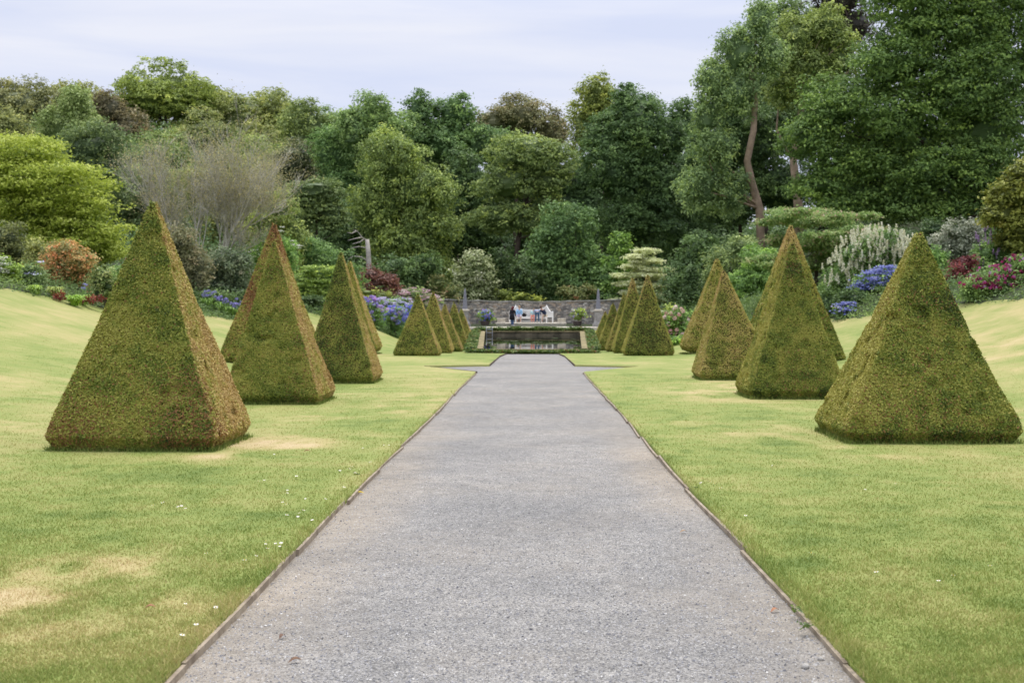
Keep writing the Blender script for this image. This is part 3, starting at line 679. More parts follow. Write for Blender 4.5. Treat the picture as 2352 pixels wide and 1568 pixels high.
# ladder
def ladder():
    p = at(1124, 775, 86.9); base = np.array([p.x, 86.85, -.85]); root = empty('pool_ladder', base, 'pale metal ladder standing in the pond against its back wall', 'ladder')
    for s in (-1, 1):
        m = MB(); x = s * .21; m.tube([(x, 0, -.7), (x, 0, .62), (x, .06, .74), (x, .2, .78), (x, .4, .74), (x, .5, .66)], .028, 8); m.build('rail', metal_pale, root, True)
    for k in range(5):
        m = MB(); m.tube([(-.21, 0, -.35 + .24 * k), (.21, 0, -.35 + .24 * k)], .022, 6); m.build('rung', metal_pale, root, True)
ladder()
# low planting strips round the pond
def strip(label, pts, wdt, n, hh):
    m = MB(); P = np.array(pts, float); seg = np.linalg.norm(np.diff(P, axis=0), axis=1); cs = np.concatenate([[0], np.cumsum(seg)])
    s = rng.uniform(0, cs[-1], n); C = np.stack([np.interp(s, cs, P[:, q]) for q in range(3)], 1)
    hv = hh * (.45 + .9 * vnoise(C, 1.6, 77)); C = C + np.stack([rng.uniform(-.5, .5, n) * wdt, rng.uniform(-.5, .5, n) * wdt, hv * np.sqrt(rng.random(n))], 1)
    nn = norm(rng.normal(0, .5, (n, 3)) + [0, -.2, .8])
    add_cards(m, cards(C, nn, .16 * rng.uniform(.7, 1.3, n), .11), .5 + .5 * (vnoise(C, 2.3, 5) - .5) + rng.normal(0, .2, n))
    o = m.build('ground_cover', leaf_mat(None, 'strip_leaves', [(0, (.03, .06, .015)), (.4, (.09, .16, .03)), (.7, (.17, .24, .05)), (.9, (.30, .30, .10)), (1, (.32, .12, .06))]), loc=P[0])
    tag(o, label, 'ground cover', kind='stuff')
strip('low leafy planting along the pond edge at the path end', [(-2.9, 59.1, -.80), (2.9, 59.1, -.80)], .9, 4200, .15)
strip('low leafy planting between pond and bench terrace', [(-3.9, 87.9, -.42), (3.9, 87.9, -.42)], .8, 4200, .32)
strip('low leafy planting along the pond side by the ladder', [(-3.05, 60, -.72), (-4.05, 87.4, -.44)], .6, 4200, .22)
strip('low leafy planting along the pond side away from the ladder', [(3.05, 60, -.72), (4.05, 87.4, -.44)], .6, 4200, .22)
m = MB(); m.box((0, 93.8, -.24), (15.6, 11.0, .22)); tag(m.build('terrace', paving), kind='structure')
TZ = -.13
BX = at(1220, 745, 95).x
def bench():
    py = 93.55
    pl = MB(); pl.box((BX, 95.4, TZ + .09), (5.35, 3.6, .18)); pl.box((BX, 95.4, TZ + .20), (5.45, 3.7, .05))
    o = pl.build('stone_platform', stone_pale, loc=(BX, 95.4, TZ)); tag(o, 'broad low stone step carrying the white bench', 'platform')
    PZ = TZ + .226
    base = np.array([BX, 95.6, PZ]); root = empty('garden_bench', base, 'large white three-sided wooden bench with scooped high back', 'bench')
    def seat_poly(inset):  # back corners, wing ends
        return
    # plan: back from (-1.22,.75) to (1.22,.75); wings out to (-1.72,-.35) and (1.72,-.35)
    bl, br, fl, fr = Vector((-1.22, .75, 0)), Vector((1.22, .75, 0)), Vector((-1.68, -.35, 0)), Vector((1.68, -.35, 0))
    m = MB(); zt = .47
    seat_in = [(-1.20, -.42), (-.82, .18), (.82, .18), (1.20, -.42)]; seat_out = [(-1.68, -.38), (-1.22, .75), (1.22, .75), (1.68, -.38)]
    for k in range(3):
        a, b, c, d = seat_out[k], seat_out[k + 1], seat_in[k + 1], seat_in[k]
        v = [(*q, zt - .045) for q in (d, c, b, a)] + [(*q, zt) for q in (d, c, b, a)]
        m.add(v, np.array([[3, 2, 1, 0], [4, 5, 6, 7], [0, 1, 5, 4], [2, 3, 7, 6], [1, 2, 6, 5], [3, 0, 4, 7]]))
    m.build('seat', white_paint, root)
    m = MB()
    for a, b in zip(seat_in[:-1], seat_in[1:]): m.bar((*a, zt - .10), (*b, zt - .10), .03, .11)
    m.bar((-.82, .22, .12), (.82, .22, .12), .05, .06); m.build('seat_rail', white_paint, root)
    for (x, y) in [(-.82, .2), (.82, .2), (-1.2, -.38), (1.2, -.38), (-1.22, .72), (1.22, .72)]:
        m = MB(); m.box((x, y, (zt - .05) / 2), (.085, .085, zt - .05)); m.build('leg', white_paint, root)
    for s, q in ((-1, fl), (1, fr)):
        m = MB(); m.box((q.x, q.y, .42), (.10, .10, .84)); m.box((q.x, q.y, .89), (.10, .10, .10), taper=.1); m.build('end_post', white_paint, root)
        c = bl if s < 0 else br
        m = MB(); m.box((c.x, c.y + .05, .62), (.11, .10, 1.24)); m.box((c.x, c.y + .05, 1.34), (.11, .10, .2), taper=.1); m.build('corner_post', white_paint, root)
        # wing: concave top rail and slats
        m = MB(); P = []
        for i in range(13):
            f = i / 12; p = c.lerp(q, f); z = .80 + .52 * (1 - f) ** 2.2; P.append((p.x, p.y, z))
        for a, b in zip(P[:-1], P[1:]): m.bar(a, b, .05, .10)
        for i in range(1, 12):
            x, y, z = P[i]; m.box((x, y, (z + zt) / 2), (.055, .03, z - zt))
        m.build('wing', white_paint, root)
    m = MB(); P = []
    for i in range(17):
        f = i / 16 * 2 - 1; P.append((bl.x * -f if False else f * 1.22, .78, .98 + .30 * abs(f) ** 3.2))
    for a, b in zip(P[:-1], P[1:]): m.bar(a, b, .05, .11)
    m.build('top_rail', white_paint, root)
    m = MB()
    for i in range(1, 32):
        x = -1.22 + 2.44 * i / 32; z = .98 + .30 * abs(x / 1.22) ** 3.2; m.box((x, .78, (z + zt) / 2), (.045, .025, z - zt))
    m.build('backrest', white_paint, root)
    return PZ
PZ = bench()
def step_block(label, x):
    base = (x, 95.2, PZ); root = empty('stone_step', base, label, 'stone steps')
    m = MB(); m.box((0, 0, .10), (.62, .9, .20)); m.build('lower_tread', stone_pale, root)
    m = MB(); m.box((0, 0, .225), (.52, .8, .05)); m.box((0, 0, .30), (.64, .92, .10)); m.build('upper_tread', stone_pale, root)
step_block('two-tier pale stone block at the bench end beside the woman in black', at(1142 + 9, 745, 95.2).x); step_block('two-tier pale stone block at the bench end beside the seated navy top', at(1299 - 9, 745, 95.2).x)
def wall():
    xs = np.linspace(-8.2, 8.2, 60); yy = 99 - 5.2 * (xs / 7.5) ** 2; zt = 1.72 + .16 * (xs / 7) ** 2
    base = np.array([0, 99, TZ]); root = empty('garden_wall', base, 'curved grey rubble stone wall behind the white bench', 'wall')
    tz = zt + .07 * (vnoise(np.stack([xs, xs, xs], 1), 2.1, 8) - .5)
    V = np.stack([np.stack([xs, yy, 0 * xs - .4], 1), np.stack([xs, yy, tz], 1), np.stack([xs, yy + .45, tz], 1), np.stack([xs, yy + .45, 0 * xs - .4], 1)], 1)
    m = MB(); m.grid(V); m.add(V[0], np.array([[0, 1, 2, 3]])); m.add(V[-1], np.array([[3, 2, 1, 0]]))
    m.build('stonework', wall_mat, root, loc=base)
    m = MB()
    for a in range(0, 59):
        ln = 1; p, q = np.array([xs[a], yy[a] + .22, tz[a] + .035]), np.array([xs[a + 1], yy[a + 1] + .22, tz[a + 1] + .035]); m.bar(p, p + (q - p) * .97, .54, .065 + .03 * random.random(), t=random.random())
    m.build('capstones', simple_mat('capstone', (.36, .35, .31), .9, .3, 2, .4), root, loc=base)
wall()
def obelisk(label, x, Y):
    base = (x, Y, TZ); root = empty('obelisk', base, label, 'obelisk')
    m = MB(); m.box((0, 0, .11), (.84, .84, .22)); m.box((0, 0, .32), (.72, .72, .20), taper=.8); m.box((0, 0, .80), (.52, .52, .76)); m.box((0, -.262, .80), (.26, .03, .5)); m.build('pedestal', stone_plinth, root)
    m = MB(); m.box((0, 0, 1.215), (.70, .70, .07)); m.box((0, 0, 1.29), (.56, .56, .08), taper=.85); m.build('cap_slab', stone_pale, root)
    m = MB(); m.box((0, 0, 2.03), (.37, .37, 1.40), taper=.36); m.box((0, 0, 2.80), (.133, .133, .14), taper=.1); m.build('shaft', stone_slate, root)
obelisk('slender grey stone obelisk on pedestal, nearer the blue hydrangea pot', at(1068, 700, 91.2).x, 91.2); obelisk('slender grey stone obelisk on pedestal, nearer the pale layered tree', at(1374, 700, 91.2).x, 91.2)
HYD = [(0, (.20, .16, .55)), (.35, (.22, .26, .72)), (.6, (.34, .38, .80)), (.85, (.62, .45, .75)), (1, (.75, .38, .55))]
BLUE = [(0, (.10, .12, .34)), (.5, (.18, .21, .49)), (.8, (.29, .31, .60)), (1, (.45, .42, .62))]
PINKW = [(0, (.45, .22, .30)), (.5, (.62, .42, .45)), (1, (.72, .64, .58))]
WHITE = [(0, (.55, .56, .42)), (.5, (.72, .72, .60)), (1, (.82, .81, .74))]
MAG = [(0, (.22, .02, .06)), (.4, (.42, .04, .16)), (.7, (.50, .10, .32)), (.9, (.55, .30, .55)), (1, (.66, .55, .66))]
LILAC = [(0, (.25, .18, .50)), (.5, (.36, .28, .66)), (1, (.55, .48, .78))]
tub_mat = simple_mat('tub_terracotta', (.16, .12, .11), .85, .3, 5, .3)
def pot(label, xd, flw, n, fol):
    Y = 94.2; p = at(xd, 745, Y); base = np.array([p.x, Y, TZ]); root = empty('planter', base, label, 'planter')
    m = MB(); m.lathe([(.24, 0), (.30, .08), (.34, .30), (.37, .33), (.37, .38), (.31, .38), (.30, .33)], 22); m.build('tub', tub_mat, root, True)
    ell = [(p.x, Y, TZ + .80, .56, .5, .44)]; B = lumps(ell, 8)
    m = MB(); foliage(m, B, 900, .17, .2, up=.7); fo = m.build('plant', leaf_mat(fol, 'hydrangea_leaf'), root, loc=base)
    m = MB()
    for q in range(n):
        d = norm(rng.normal(size=3) + [0, -.5, .5 if n > 20 else 1.2]); c = np.array(ell[0][:3]) + d * np.array(ell[0][3:]) * 1.05; nf = 22; dd = norm(rng.normal(size=(nf, 3)))
        add_cards(m, cards(c + dd * .075, dd, .08, .07), np.clip(rng.normal(.5, .25), 0, 1) + rng.normal(0, .1, nf))
    m.build('blossom', leaf_mat(None, 'blossom', flw, .2), fo, loc=(0, 0, 0)).parent = fo
    for o in fo.children:
        o.data.transform(Matrix.Translation(-Vector(base)))
pot('tub of blue and pink mophead hydrangea against the wall', 1114, HYD, 60, (.09, .14, .035)); pot('tub of bright green hydrangea with few pale blooms against the wall', 1326, HYD, 12, (.115, .16, .04))

# ---------------------------------------------------------------- people
def skin_obj(name, pts, edges, rad, mat, parent, root=0, sub=1):
    me = bpy.data.meshes.new(name); me.from_pydata([tuple(p) for p in pts], edges, []); o = bpy.data.objects.new(name, me); col.objects.link(o)
    o.parent = parent; me.materials.append(mat); md = o.modifiers.new('skin', 'SKIN'); md.use_smooth_shade = True
    sk = me.skin_vertices[0].data
    for i, r in enumerate(rad): sk[i].radius = (r, r) if np.ndim(r) == 0 else r; sk[i].use_root = (i == root)
    s = o.modifiers.new('sub', 'SUBSURF'); s.levels = sub; s.render_levels = sub
    return o
skin_m = simple_mat('skin', (.55, .34, .25), .6, .08, 6)
eye_m = simple_mat('eye', (.03, .025, .02), .3, .1, 6)
def person(label, base, J, k, top, bottom, hair, shoes, top_parts, bot_parts, hair_long=0, coat=0, rz=0):
    root = empty('person', base, label, 'person', None, rz)
    names = list(J); idx = {n: i for i, n in enumerate(names)}
    RAD = dict(pelvis=(.13, .10), waist=(.115, .085), chest=(.145, .095), neck=.052, headb=.075, head=.088, shL=.06, shR=.06, elL=.042, elR=.042, wrL=.028, wrR=.028, hpL=.085, hpR=.085, knL=.055, knR=.055, anL=.036, anR=.036, toL=.03, toR=.03, haL=(.038, .018), haR=(.038, .018))
    ED = [('pelvis', 'waist'), ('waist', 'chest'), ('chest', 'neck'), ('neck', 'headb'), ('headb', 'head'), ('chest', 'shL'), ('shL', 'elL'), ('elL', 'wrL'), ('wrL', 'haL'), ('chest', 'shR'), ('shR', 'elR'), ('elR', 'wrR'), ('wrR', 'haR'), ('pelvis', 'hpL'), ('hpL', 'knL'), ('knL', 'anL'), ('anL', 'toL'), ('pelvis', 'hpR'), ('hpR', 'knR'), ('knR', 'anR'), ('anR', 'toR')]
    def sc(r, e=0): return (r[0] * k + e, r[1] * k + e) if np.ndim(r) else r * k + e
    pts = [Vector(J[n]) for n in names]; rad = [sc(RAD[n]) for n in names]; edges = [(idx[a], idx[b]) for a, b in ED]
    for s in 'LR':   # five fingers rooted in the hand
        h = Vector(J['ha' + s]); d = (h - Vector(J['wr' + s])).normalized(); sd = d.cross(Vector((0, 0, 1))); sd = sd.normalized() if sd.length > .1 else Vector((1, 0, 0)); dn = d.cross(sd)
        for q, ln in enumerate((.055, .075, .082, .074, .058)):
            a = h + sd * (.017 * (q - 2)) * k + (d * .012 * k if q else Vector()); dd = d if q else (d * .5 - sd * .8)
            i0 = len(pts); pts += [a + dd * ln * .5 * k, a + (dd * .9 + dn * .25).normalized() * ln * k]; rad += [.009 * k, .007 * k]; edges += [(idx['ha' + s], i0), (i0, i0 + 1)]
    skin_obj('body', pts, edges, rad, skin_m, root, idx['pelvis'])
    def garment(name, ps, e, mat):
        sub = [n for n in names if n in ps]; ii = {n: i for i, n in enumerate(sub)}
        ee = [(ii[a], ii[b]) for a, b in ED if a in ii and b in ii]
        skin_obj(name, [Vector(J[n]) for n in sub], ee, [sc(RAD[n], e) for n in sub], mat, root, 0)
    garment('top', top_parts, .022, top); garment('trousers', bot_parts, .016, bottom)
    for s in 'LR':
        a, t = Vector(J['an' + s]), Vector(J['to' + s]); skin_obj('shoe', [a - Vector((0, 0, .015)) - (t - a) * .3, (a + t) / 2 - Vector((0, 0, .02)), t + (t - a) * .15], [(0, 1), (1, 2)], [.042 * k, .044 * k, .036 * k], shoes, root)
    hd = Vector(J['head']); nb = Vector(J['headb']); upv = (hd - Vector(J['neck'])).normalized(); fc = Vector(J.get('face', (0, -1, 0))) if False else FACE
    m = MB(); c = hd - fc * .022 * k + upv * .022 * k; m.ball(c, (.098 * k, .098 * k, .10 * k), 14, 10, noise=.12)
    if hair_long: m.ball(c - fc * .03 * k - upv * hair_long * .5, (.095 * k, .085 * k, .07 + hair_long * .62), 14, 10, noise=.15)
    m.build('hair', hair, root, True)
    rt = fc.cross(upv).normalized()
    for s in (-1, 1):
        m = MB(); m.ball(hd + fc * .083 * k + rt * s * .032 * k - upv * .01, (.011 * k,) * 3, 8, 6); m.build('eye', eye_m, root, True)
        m = MB(); m.ball(hd + rt * s * .09 * k - upv * .025 * k, (.012 * k, .022 * k, .03 * k), 8, 6); m.build('ear', skin_m, root, True)
    m = MB(); m.ball(hd + fc * .095 * k - upv * .035 * k, (.014 * k, .018 * k, .02 * k), 8, 6); m.build('nose', skin_m, root, True)
    m = MB(); m.ball(hd + fc * .082 * k - upv * .07 * k, (.024 * k, .01 * k, .007 * k), 8, 6); m.build('mouth', skin_m, root, True)
    return root
def cloth(name, c): return simple_mat(name, c, .85, .15, 10, .2)
def seated(k, lean=(0, 0), head=(0, 0), hands=None, feet=((-.10, -.42), (.10, -.42)), z0=0.0, twist=0):
    """seated figure; origin on the floor below the pelvis, facing -Y"""
    s = .47
    J = dict(pelvis=(0, .05, s + .10 * k), waist=(lean[0] * .3, .05 + lean[1] * .3, s + .28 * k), chest=(lean[0] * .75, .05 + lean[1] * .75, s + .45 * k), neck=(lean[0] + 0, .04 + lean[1], s + .59 * k), headb=(lean[0] + head[0] * .5, .02 + lean[1] + head[1] * .5, s + .67 * k), head=(lean[0] + head[0], .0 + lean[1] + head[1], s + .77 * k))
    for n, sg in (('L', -1), ('R', 1)):
        fx, fy = feet[0 if sg < 0 else 1]
        J['hp' + n] = (sg * .09 * k, .0, s + .07 * k); J['kn' + n] = (sg * .12 * k + fx * .3, -.40 * k, s + .04 * k); J['an' + n] = (fx + sg * .02, fy * k + .03, .085); J['to' + n] = (fx + sg * .05, fy * k - .12 * k, .045)
        J['sh' + n] = (lean[0] * .95 + sg * .18 * k, .05 + lean[1] * .95, s + .53 * k); h = hands[0 if sg < 0 else 1] if hands else (sg * .07, -.25, .62)
        J['el' + n] = (lean[0] * .6 + sg * .24 * k, -.02 + lean[1] * .7, s + .27 * k); J['wr' + n] = tuple(np.array(h) + np.array((sg * .02, .07, .01))); J['ha' + n] = h
    return J
FACE = Vector((0, -1, 0))
U = ('pelvis', 'waist', 'chest', 'shL', 'shR', 'elL', 'elR'); UL = U + ('wrL', 'wrR'); LO = ('pelvis', 'hpL', 'hpR', 'knL', 'knR'); LL = LO + ('anL', 'anR')
hair_b = simple_mat('hair_blond', (.36, .24, .14), .6, .2, 20); hair_r = simple_mat('hair_auburn', (.11, .015, .018), .55, .3, 20); hair_d = simple_mat('hair_dark', (.045, .018, .012), .55, .3, 20)
white_shoe = cloth('white_shoe', (.7, .7, .68)); black_c = cloth('black_cloth', (.012, .012, .014)); denim = cloth('denim', (.10, .17, .34)); denim_d = cloth('denim_dark', (.05, .10, .17))
def bxat(xd, y): return at(xd, 745, 95.5).x
cx = lambda c: (1230 + c / 11.76) * .91875    # crop column of the close-up -> photo column
# 1: woman in black, standing with her back half turned at the bench end
x1 = at(cx(590), 745, 93.2).x
FACE = Vector((.75, .6, -.2)).normalized()
J = dict(pelvis=(0, 0, .80), waist=(.02, .02, .95), chest=(.05, .05, 1.10), neck=(.06, .07, 1.25), headb=(.07, .09, 1.31), head=(.08, .10, 1.39), hpL=(-.08, 0, .76), hpR=(.08, 0, .76), knL=(-.05, -.03, .43), knR=(.07, .03, .43), anL=(-.02, .02, .085), anR=(.08, -.02, .085), toL=(.06, .10, .045), toR=(.17, .06, .045), shL=(-.11, .08, 1.20), shR=(.20, .0, 1.18), elL=(-.17, .05, .95), elR=(.25, -.02, .93), wrL=(-.12, .12, .78), wrR=(.29, .08, .74), haL=(-.10, .15, .72), haR=(.31, .12, .68))
person('woman standing in long black coat and blue jeans with auburn hair, back turned', (x1, 93.2, TZ), J, .97, black_c, denim, hair_r, white_shoe, UL, LL, hair_long=.22)
m = MB(); root_o = [o for o in bpy.data.objects if o.name.startswith('person')][-1]
m.lathe([(.20, .50), (.215, .62), (.19, .85), (.165, .98)], 16); coat = m.build('coat_skirt', black_c, root_o, True)
# 2: fair-haired person in light blue
FACE = Vector((-.25, -.9, -.2)).normalized()
seat_y = 95.75
person('seated fair-haired person in light blue top and pale shorts, bare legs', (at(cx(790), 745, 95.6).x, 95.82, PZ), seated(1.0, (.03, -.08), (0, -.03)), 1.0, cloth('light_blue', (.30, .52, .74)), cloth('lilac_cloth', (.55, .55, .72)), hair_b, cloth('beige_shoe', (.5, .42, .33)), UL, LO)
# bag
bx = at(cx(950), 745, 95.9).x; root = empty('handbag', (bx, 95.95, PZ + .47), 'black bag standing on the bench seat beside light blue top', 'bag')
m = MB(); m.ball((0, 0, .13), (.18, .11, .14), 14, 9, noise=.2); m.build('bag_body', black_c, root, True)
m = MB(); m.tube([(-.10, 0, .22), (-.08, 0, .30), (0, 0, .34), (.08, 0, .30), (.10, 0, .22)], .012, 6); m.build('strap', black_c, root, True)
# 3: child
FACE = Vector((.3, -.9, -.3)).normalized()
person('small child seated in pale turquoise top and coral trousers', (at(cx(1195), 745, 95.6).x, 95.95, PZ), seated(.74, (.02, -.03), (.08, -.03), hands=((-.08, -.2, .6), (.1, -.2, .6)), feet=((-.06, -.5), (.06, -.5))), .74, cloth('turquoise', (.45, .68, .70)), cloth('coral', (.72, .26, .20)), hair_b, cloth('pink_shoe', (.75, .55, .5)), U, LL)
# 4: adult bending over the bench, back to the viewer
FACE = Vector((.2, .7, -.7)).normalized()
J = dict(pelvis=(0, 0, .83), waist=(-.02, .12, .93), chest=(-.05, .30, .99), neck=(-.05, .44, .98), headb=(-.03, .51, .95), head=(-.02, .59, .92), hpL=(-.09, -.01, .78), hpR=(.09, -.01, .78), knL=(-.12, -.02, .44), knR=(.11, -.04, .44), anL=(-.14, .02, .085), anR=(.13, -.02, .085), toL=(-.15, .15, .045), toR=(.16, .12, .045), shL=(-.22, .32, .97), shR=(.13, .35, .97), elL=(-.26, .36, .74), elR=(.20, .40, .73), wrL=(-.16, .50, .62), wrR=(.14, .54, .62), haL=(-.12, .56, .60), haR=(.10, .60, .60))
person('adult bending over the bench in grey-blue shirt and dark jeans, back to the pond', (at(cx(1330), 745, 94.7).x, 94.7, PZ), J, 1.0, cloth('grey_blue', (.30, .36, .50)), denim_d, hair_b, white_shoe, UL, LL)
# 5: dark-haired person in navy leaning forward
FACE = Vector((-.6, -.6, -.5)).normalized()
person('seated dark-haired person in navy top and khaki shorts, leaning over', (at(cx(1555), 745, 95.6).x, 95.75, PZ), seated(.95, (-.22, -.10), (-.10, -.07), hands=((-.28, -.3, .62), (-.1, -.32, .62)), feet=((-.2, -.42), (.08, -.45))), .95, cloth('navy', (.018, .028, .06)), cloth('khaki', (.42, .38, .27)), hair_d, white_shoe, UL, LO)

# ---------------------------------------------------------------- trees
def T(*a, **k): return tree(*a, **k)
OL = (.062, .078, .026)
# far hill
T('hill_tree', 'dark brownish broadleaf on the hill skyline at the picture edge', 'tree', 176, [(50, 250, 105, 68), (-20, 240, 70, 60)], (0.067, 0.075, 0.032))
T('hill_tree', 'domed olive tree highest on the hill skyline', 'tree', 188, [(380, 225, 120, 72), (300, 260, 70, 50), (455, 250, 60, 55)], (0.080, 0.106, 0.026), flat=.4)
T('hill_tree', 'long olive tree on the skyline just beyond the domed hilltop tree', 'tree', 190, [(560, 270, 85, 62), (640, 280, 70, 60)], (0.088, 0.106, 0.034), flat=.4)
T('hill_tree', 'olive tree where the hill skyline dips to the tall centre trees', 'tree', 182, [(700, 310, 70, 78), (740, 370, 60, 70)], (0.071, 0.095, 0.032))
T('hill_tree', 'russet-tinged olive tree below the hilltop dome', 'tree', 168, [(285, 315, 78, 62), (250, 250, 40, 40)], (.066, .060, .034))
T('hill_tree', 'olive brown tree filling the slope above the bare twiggy tree', 'tree', 170, [(480, 330, 110, 70), (600, 350, 70, 60)], (0.082, 0.098, 0.036))
T('hill_tree', 'dark grey-olive beech on the slope beside the bare twiggy tree', 'tree', 150, [(675, 372, 70, 52), (690, 420, 50, 40)], (0.054, 0.063, 0.032), flat=.35)
T('hill_tree', 'mid green tree at the picture edge below the dark skyline tree', 'tree', 142, [(15, 300, 62, 52), (60, 330, 50, 40)], (0.079, 0.093, 0.036))
T('poplar_tree', 'pale yellow-green feathery tree standing out below the skyline', 'tree', 135, [(178, 245, 48, 52), (140, 300, 60, 50), (190, 320, 60, 60)], None, [(0, (.19, .26, .08)), (.5, (.40, .50, .16)), (1, (.56, .62, .25))], droop=.5)
T('round_tree', 'dense dark green round tree above the lime green shrub', 'tree', 108, [(205, 350, 80, 70), (235, 400, 60, 60), (160, 380, 50, 60)], (0.049, 0.072, 0.029))
T('hill_tree', 'soft green tree behind the bare twiggy tree', 'tree', 124, [(330, 460, 120, 90), (300, 540, 100, 70)], (0.076, 0.100, 0.044))
T('hill_tree', 'yellow-green tree glimpsed through the bare twiggy tree', 'tree', 120, [(520, 430, 110, 80), (590, 440, 45, 60), (560, 530, 110, 80)], (0.090, 0.107, 0.038))
for (x, y, rx, ry, Y, c_, lb) in [(20, 265, 110, 60, 196, (0.075, 0.084, 0.034), 'olive tree filling the skyline behind the dark edge tree'), (190, 265, 110, 62, 198, (0.085, 0.097, 0.034), 'olive tree filling the skyline between edge tree and hilltop dome'), (640, 280, 110, 68, 200, (0.085, 0.103, 0.034), 'olive tree filling the skyline beyond the long olive tree'), (480, 255, 90, 60, 200, (0.080, 0.097, 0.032), 'olive tree filling the skyline right behind the hilltop dome'), (770, 330, 90, 78, 186, (0.075, 0.112, 0.041), 'green tree filling the skyline dip before the centre wood'), (560, 420, 140, 100, 160, (0.082, 0.108, 0.036), 'olive tree filling the middle of the hill slope'), (330, 380, 130, 90, 162, (0.077, 0.106, 0.036), 'olive green tree on the mid slope behind the twiggy crown')]:
    T('hill_tree', lb, 'tree', Y, [(x, y, rx, ry), (x - 50, y + 60, 90, 60), (x + 50, y + 60, 90, 60)], c_, limbs=4)
# bright layered tree, lower left
T('lime_tree', 'bright lime green layered tree behind the orange shrub', 'tree', 62, [(60, 360, 100, 45), (120, 415, 130, 40), (40, 440, 110, 45), (170, 470, 110, 35), (80, 505, 130, 40), (200, 530, 95, 40), (120, 570, 140, 40), (230, 585, 60, 35), (-20, 400, 80, 80)], None, [(0, (.18, .25, .03)), (.45, (.44, .52, .07)), (.75, (.56, .63, .12)), (1, (.64, .70, .19))], core=.35, trans=.4, sub=20, flat=.35, lump_flat=.6, up=.55, leafpx=3.4, clump=3.4, r0=.3, r1=.5, inner=.25, tv=.2)
# bare twiggy tree
def twiggy():
    Y = 74.0; b = at(470, 690, Y); base = np.array([b.x, Y, G(b.x, Y)]); root = empty('twiggy_tree', base, 'grey bare multi-stemmed tree with a haze of fine twigs', 'tree')
    m = MB(); tips = []
    def grow(p, d, L, r, lev):
        k = 5; pts = [p]; q = p.copy(); dd = d.copy()
        for i in range(k - 1):
            dd = norm(dd + rng.normal(0, .13, 3) + np.array([0, 0, .05])); q = q + dd * L / (k - 1); pts.append(q.copy())
        m.tube(pts, np.linspace(r, r * .5, k), 5 if lev < 2 else 3, t=rng.random(), cap=False)
        if lev >= 4: tips.append(q); return
        nb = (4, 5, 5, 4)[lev]
        for i in range(nb):
            f = rng.uniform(.3, 1.0); kk = min(int(f * (k - 1)), k - 1); side = norm(rng.normal(size=3)); nd = norm(dd * .9 + side * .50 + np.array([0, 0, .20]))
            grow(np.array(pts[kk]), nd, L * rng.uniform(.5, .72), max(r * .42, .009), lev + 1)
    for i in range(8):
        a = rng.uniform(-1, 1); d = norm(np.array([a * .33 + .02, rng.uniform(-.25, .25), 1.0])); grow(base + np.array([a * 1.3, rng.uniform(-.6, .6), 0]), d, 6.35 * rng.uniform(.8, 1.1), .085, 0)
    m.build('branches', bark_grey, root, loc=base)
    tips = np.array(tips); m = MB(); n = 24000
    C = tips[rng.integers(len(tips), size=n)] + rng.normal(0, .34, (n, 3)); add_cards(m, cards(C, norm(rng.normal(size=(n, 3)) + [0, 0, .4]), .11, .05), rng.random(n))
    m.build('leaves', leaf_mat((.098, .098, .060), 'sparse_leaves'), root, loc=base)
twiggy()
# centre wood
T('wood_tree', 'mid green tree between the hill slope and the tall centre trees', 'tree', 146, [(775, 360, 65, 90), (800, 440, 70, 90)], (.065, .108, .04))
T('wood_tree', 'tall blue-green tree at the top left of the centre wood', 'tree', 142, [(860, 275, 62, 58), (820, 310, 55, 60), (900, 320, 80, 60)], (.076, .116, .042))
T('wood_tree', 'dark green pointed crown on the skyline of the centre wood', 'tree', 144, [(962, 262, 38, 52), (960, 320, 50, 60)], (.044, .082, .030))
T('wood_tree', 'green rounded crown on the skyline beside the brown-topped tree', 'tree', 145, [(1045, 268, 58, 48), (1020, 330, 90, 60), (1100, 340, 80, 60)], (.048, .095, .036))
T('wood_tree', 'brown-tinged tree on the skyline of the centre wood', 'tree', 152, [(1195, 272, 78, 46), (1130, 285, 50, 40), (1260, 310, 50, 50)], None, [(0, (.16, .165, .07)), (.5, (.29, .29, .12)), (.8, (.40, .34, .15)), (1, (.46, .33, .16))])
T('hanging_tree', 'big yellow-green tree with hanging pale leafy sprays in the centre wood', 'tree', 122, [(910, 370, 85, 75), (960, 440, 90, 80), (880, 470, 75, 90), (985, 520, 75, 60), (930, 560, 90, 60), (940, 610, 110, 40)], (.085, .116, .036), droop=.7, sub=24, tv=.2, trunk_px=14)
T('wood_tree', 'dark green tree between the hanging yellow-green tree and the olive tree', 'tree', 130, [(1070, 420, 60, 80), (1050, 520, 80, 80), (1120, 560, 60, 60)], (.032, .062, .026))
T('olive_tree', 'broad olive green tree above the round bush, dark trunk below', 'tree', 119, [(1215, 355, 95, 62), (1170, 420, 80, 55), (1260, 410, 70, 70), (1140, 500, 65, 40), (1210, 510, 70, 40), (1280, 500, 45, 45)], (.076, .104, .036), flat=.45, sub=20, tv=.19, trunk_x=1162, trunk_px=16)
T('wood_tree', 'tall tree with yellowish crown rising above the dark centre tree', 'tree', 136, [(1372, 225, 48, 52), (1350, 300, 50, 70), (1410, 280, 50, 60)], (.10, .122, .034))
T('wood_tree', 'massive dark blue-green tree right of the round bush', 'tree', 126, [(1465, 300, 95, 90), (1420, 400, 95, 90), (1500, 420, 85, 110), (1450, 520, 110, 70), (1390, 330, 60, 80), (1435, 235, 34, 36), (1540, 330, 45, 60)], (.040, .070, .030), sub=24, trunk_px=16)
T('wood_tree', 'dark green tree between the massive centre tree and the tall pale-trunked tree', 'tree', 130, [(1560, 300, 60, 65), (1590, 420, 60, 90), (1570, 530, 60, 70)], (.036, .072, .034))
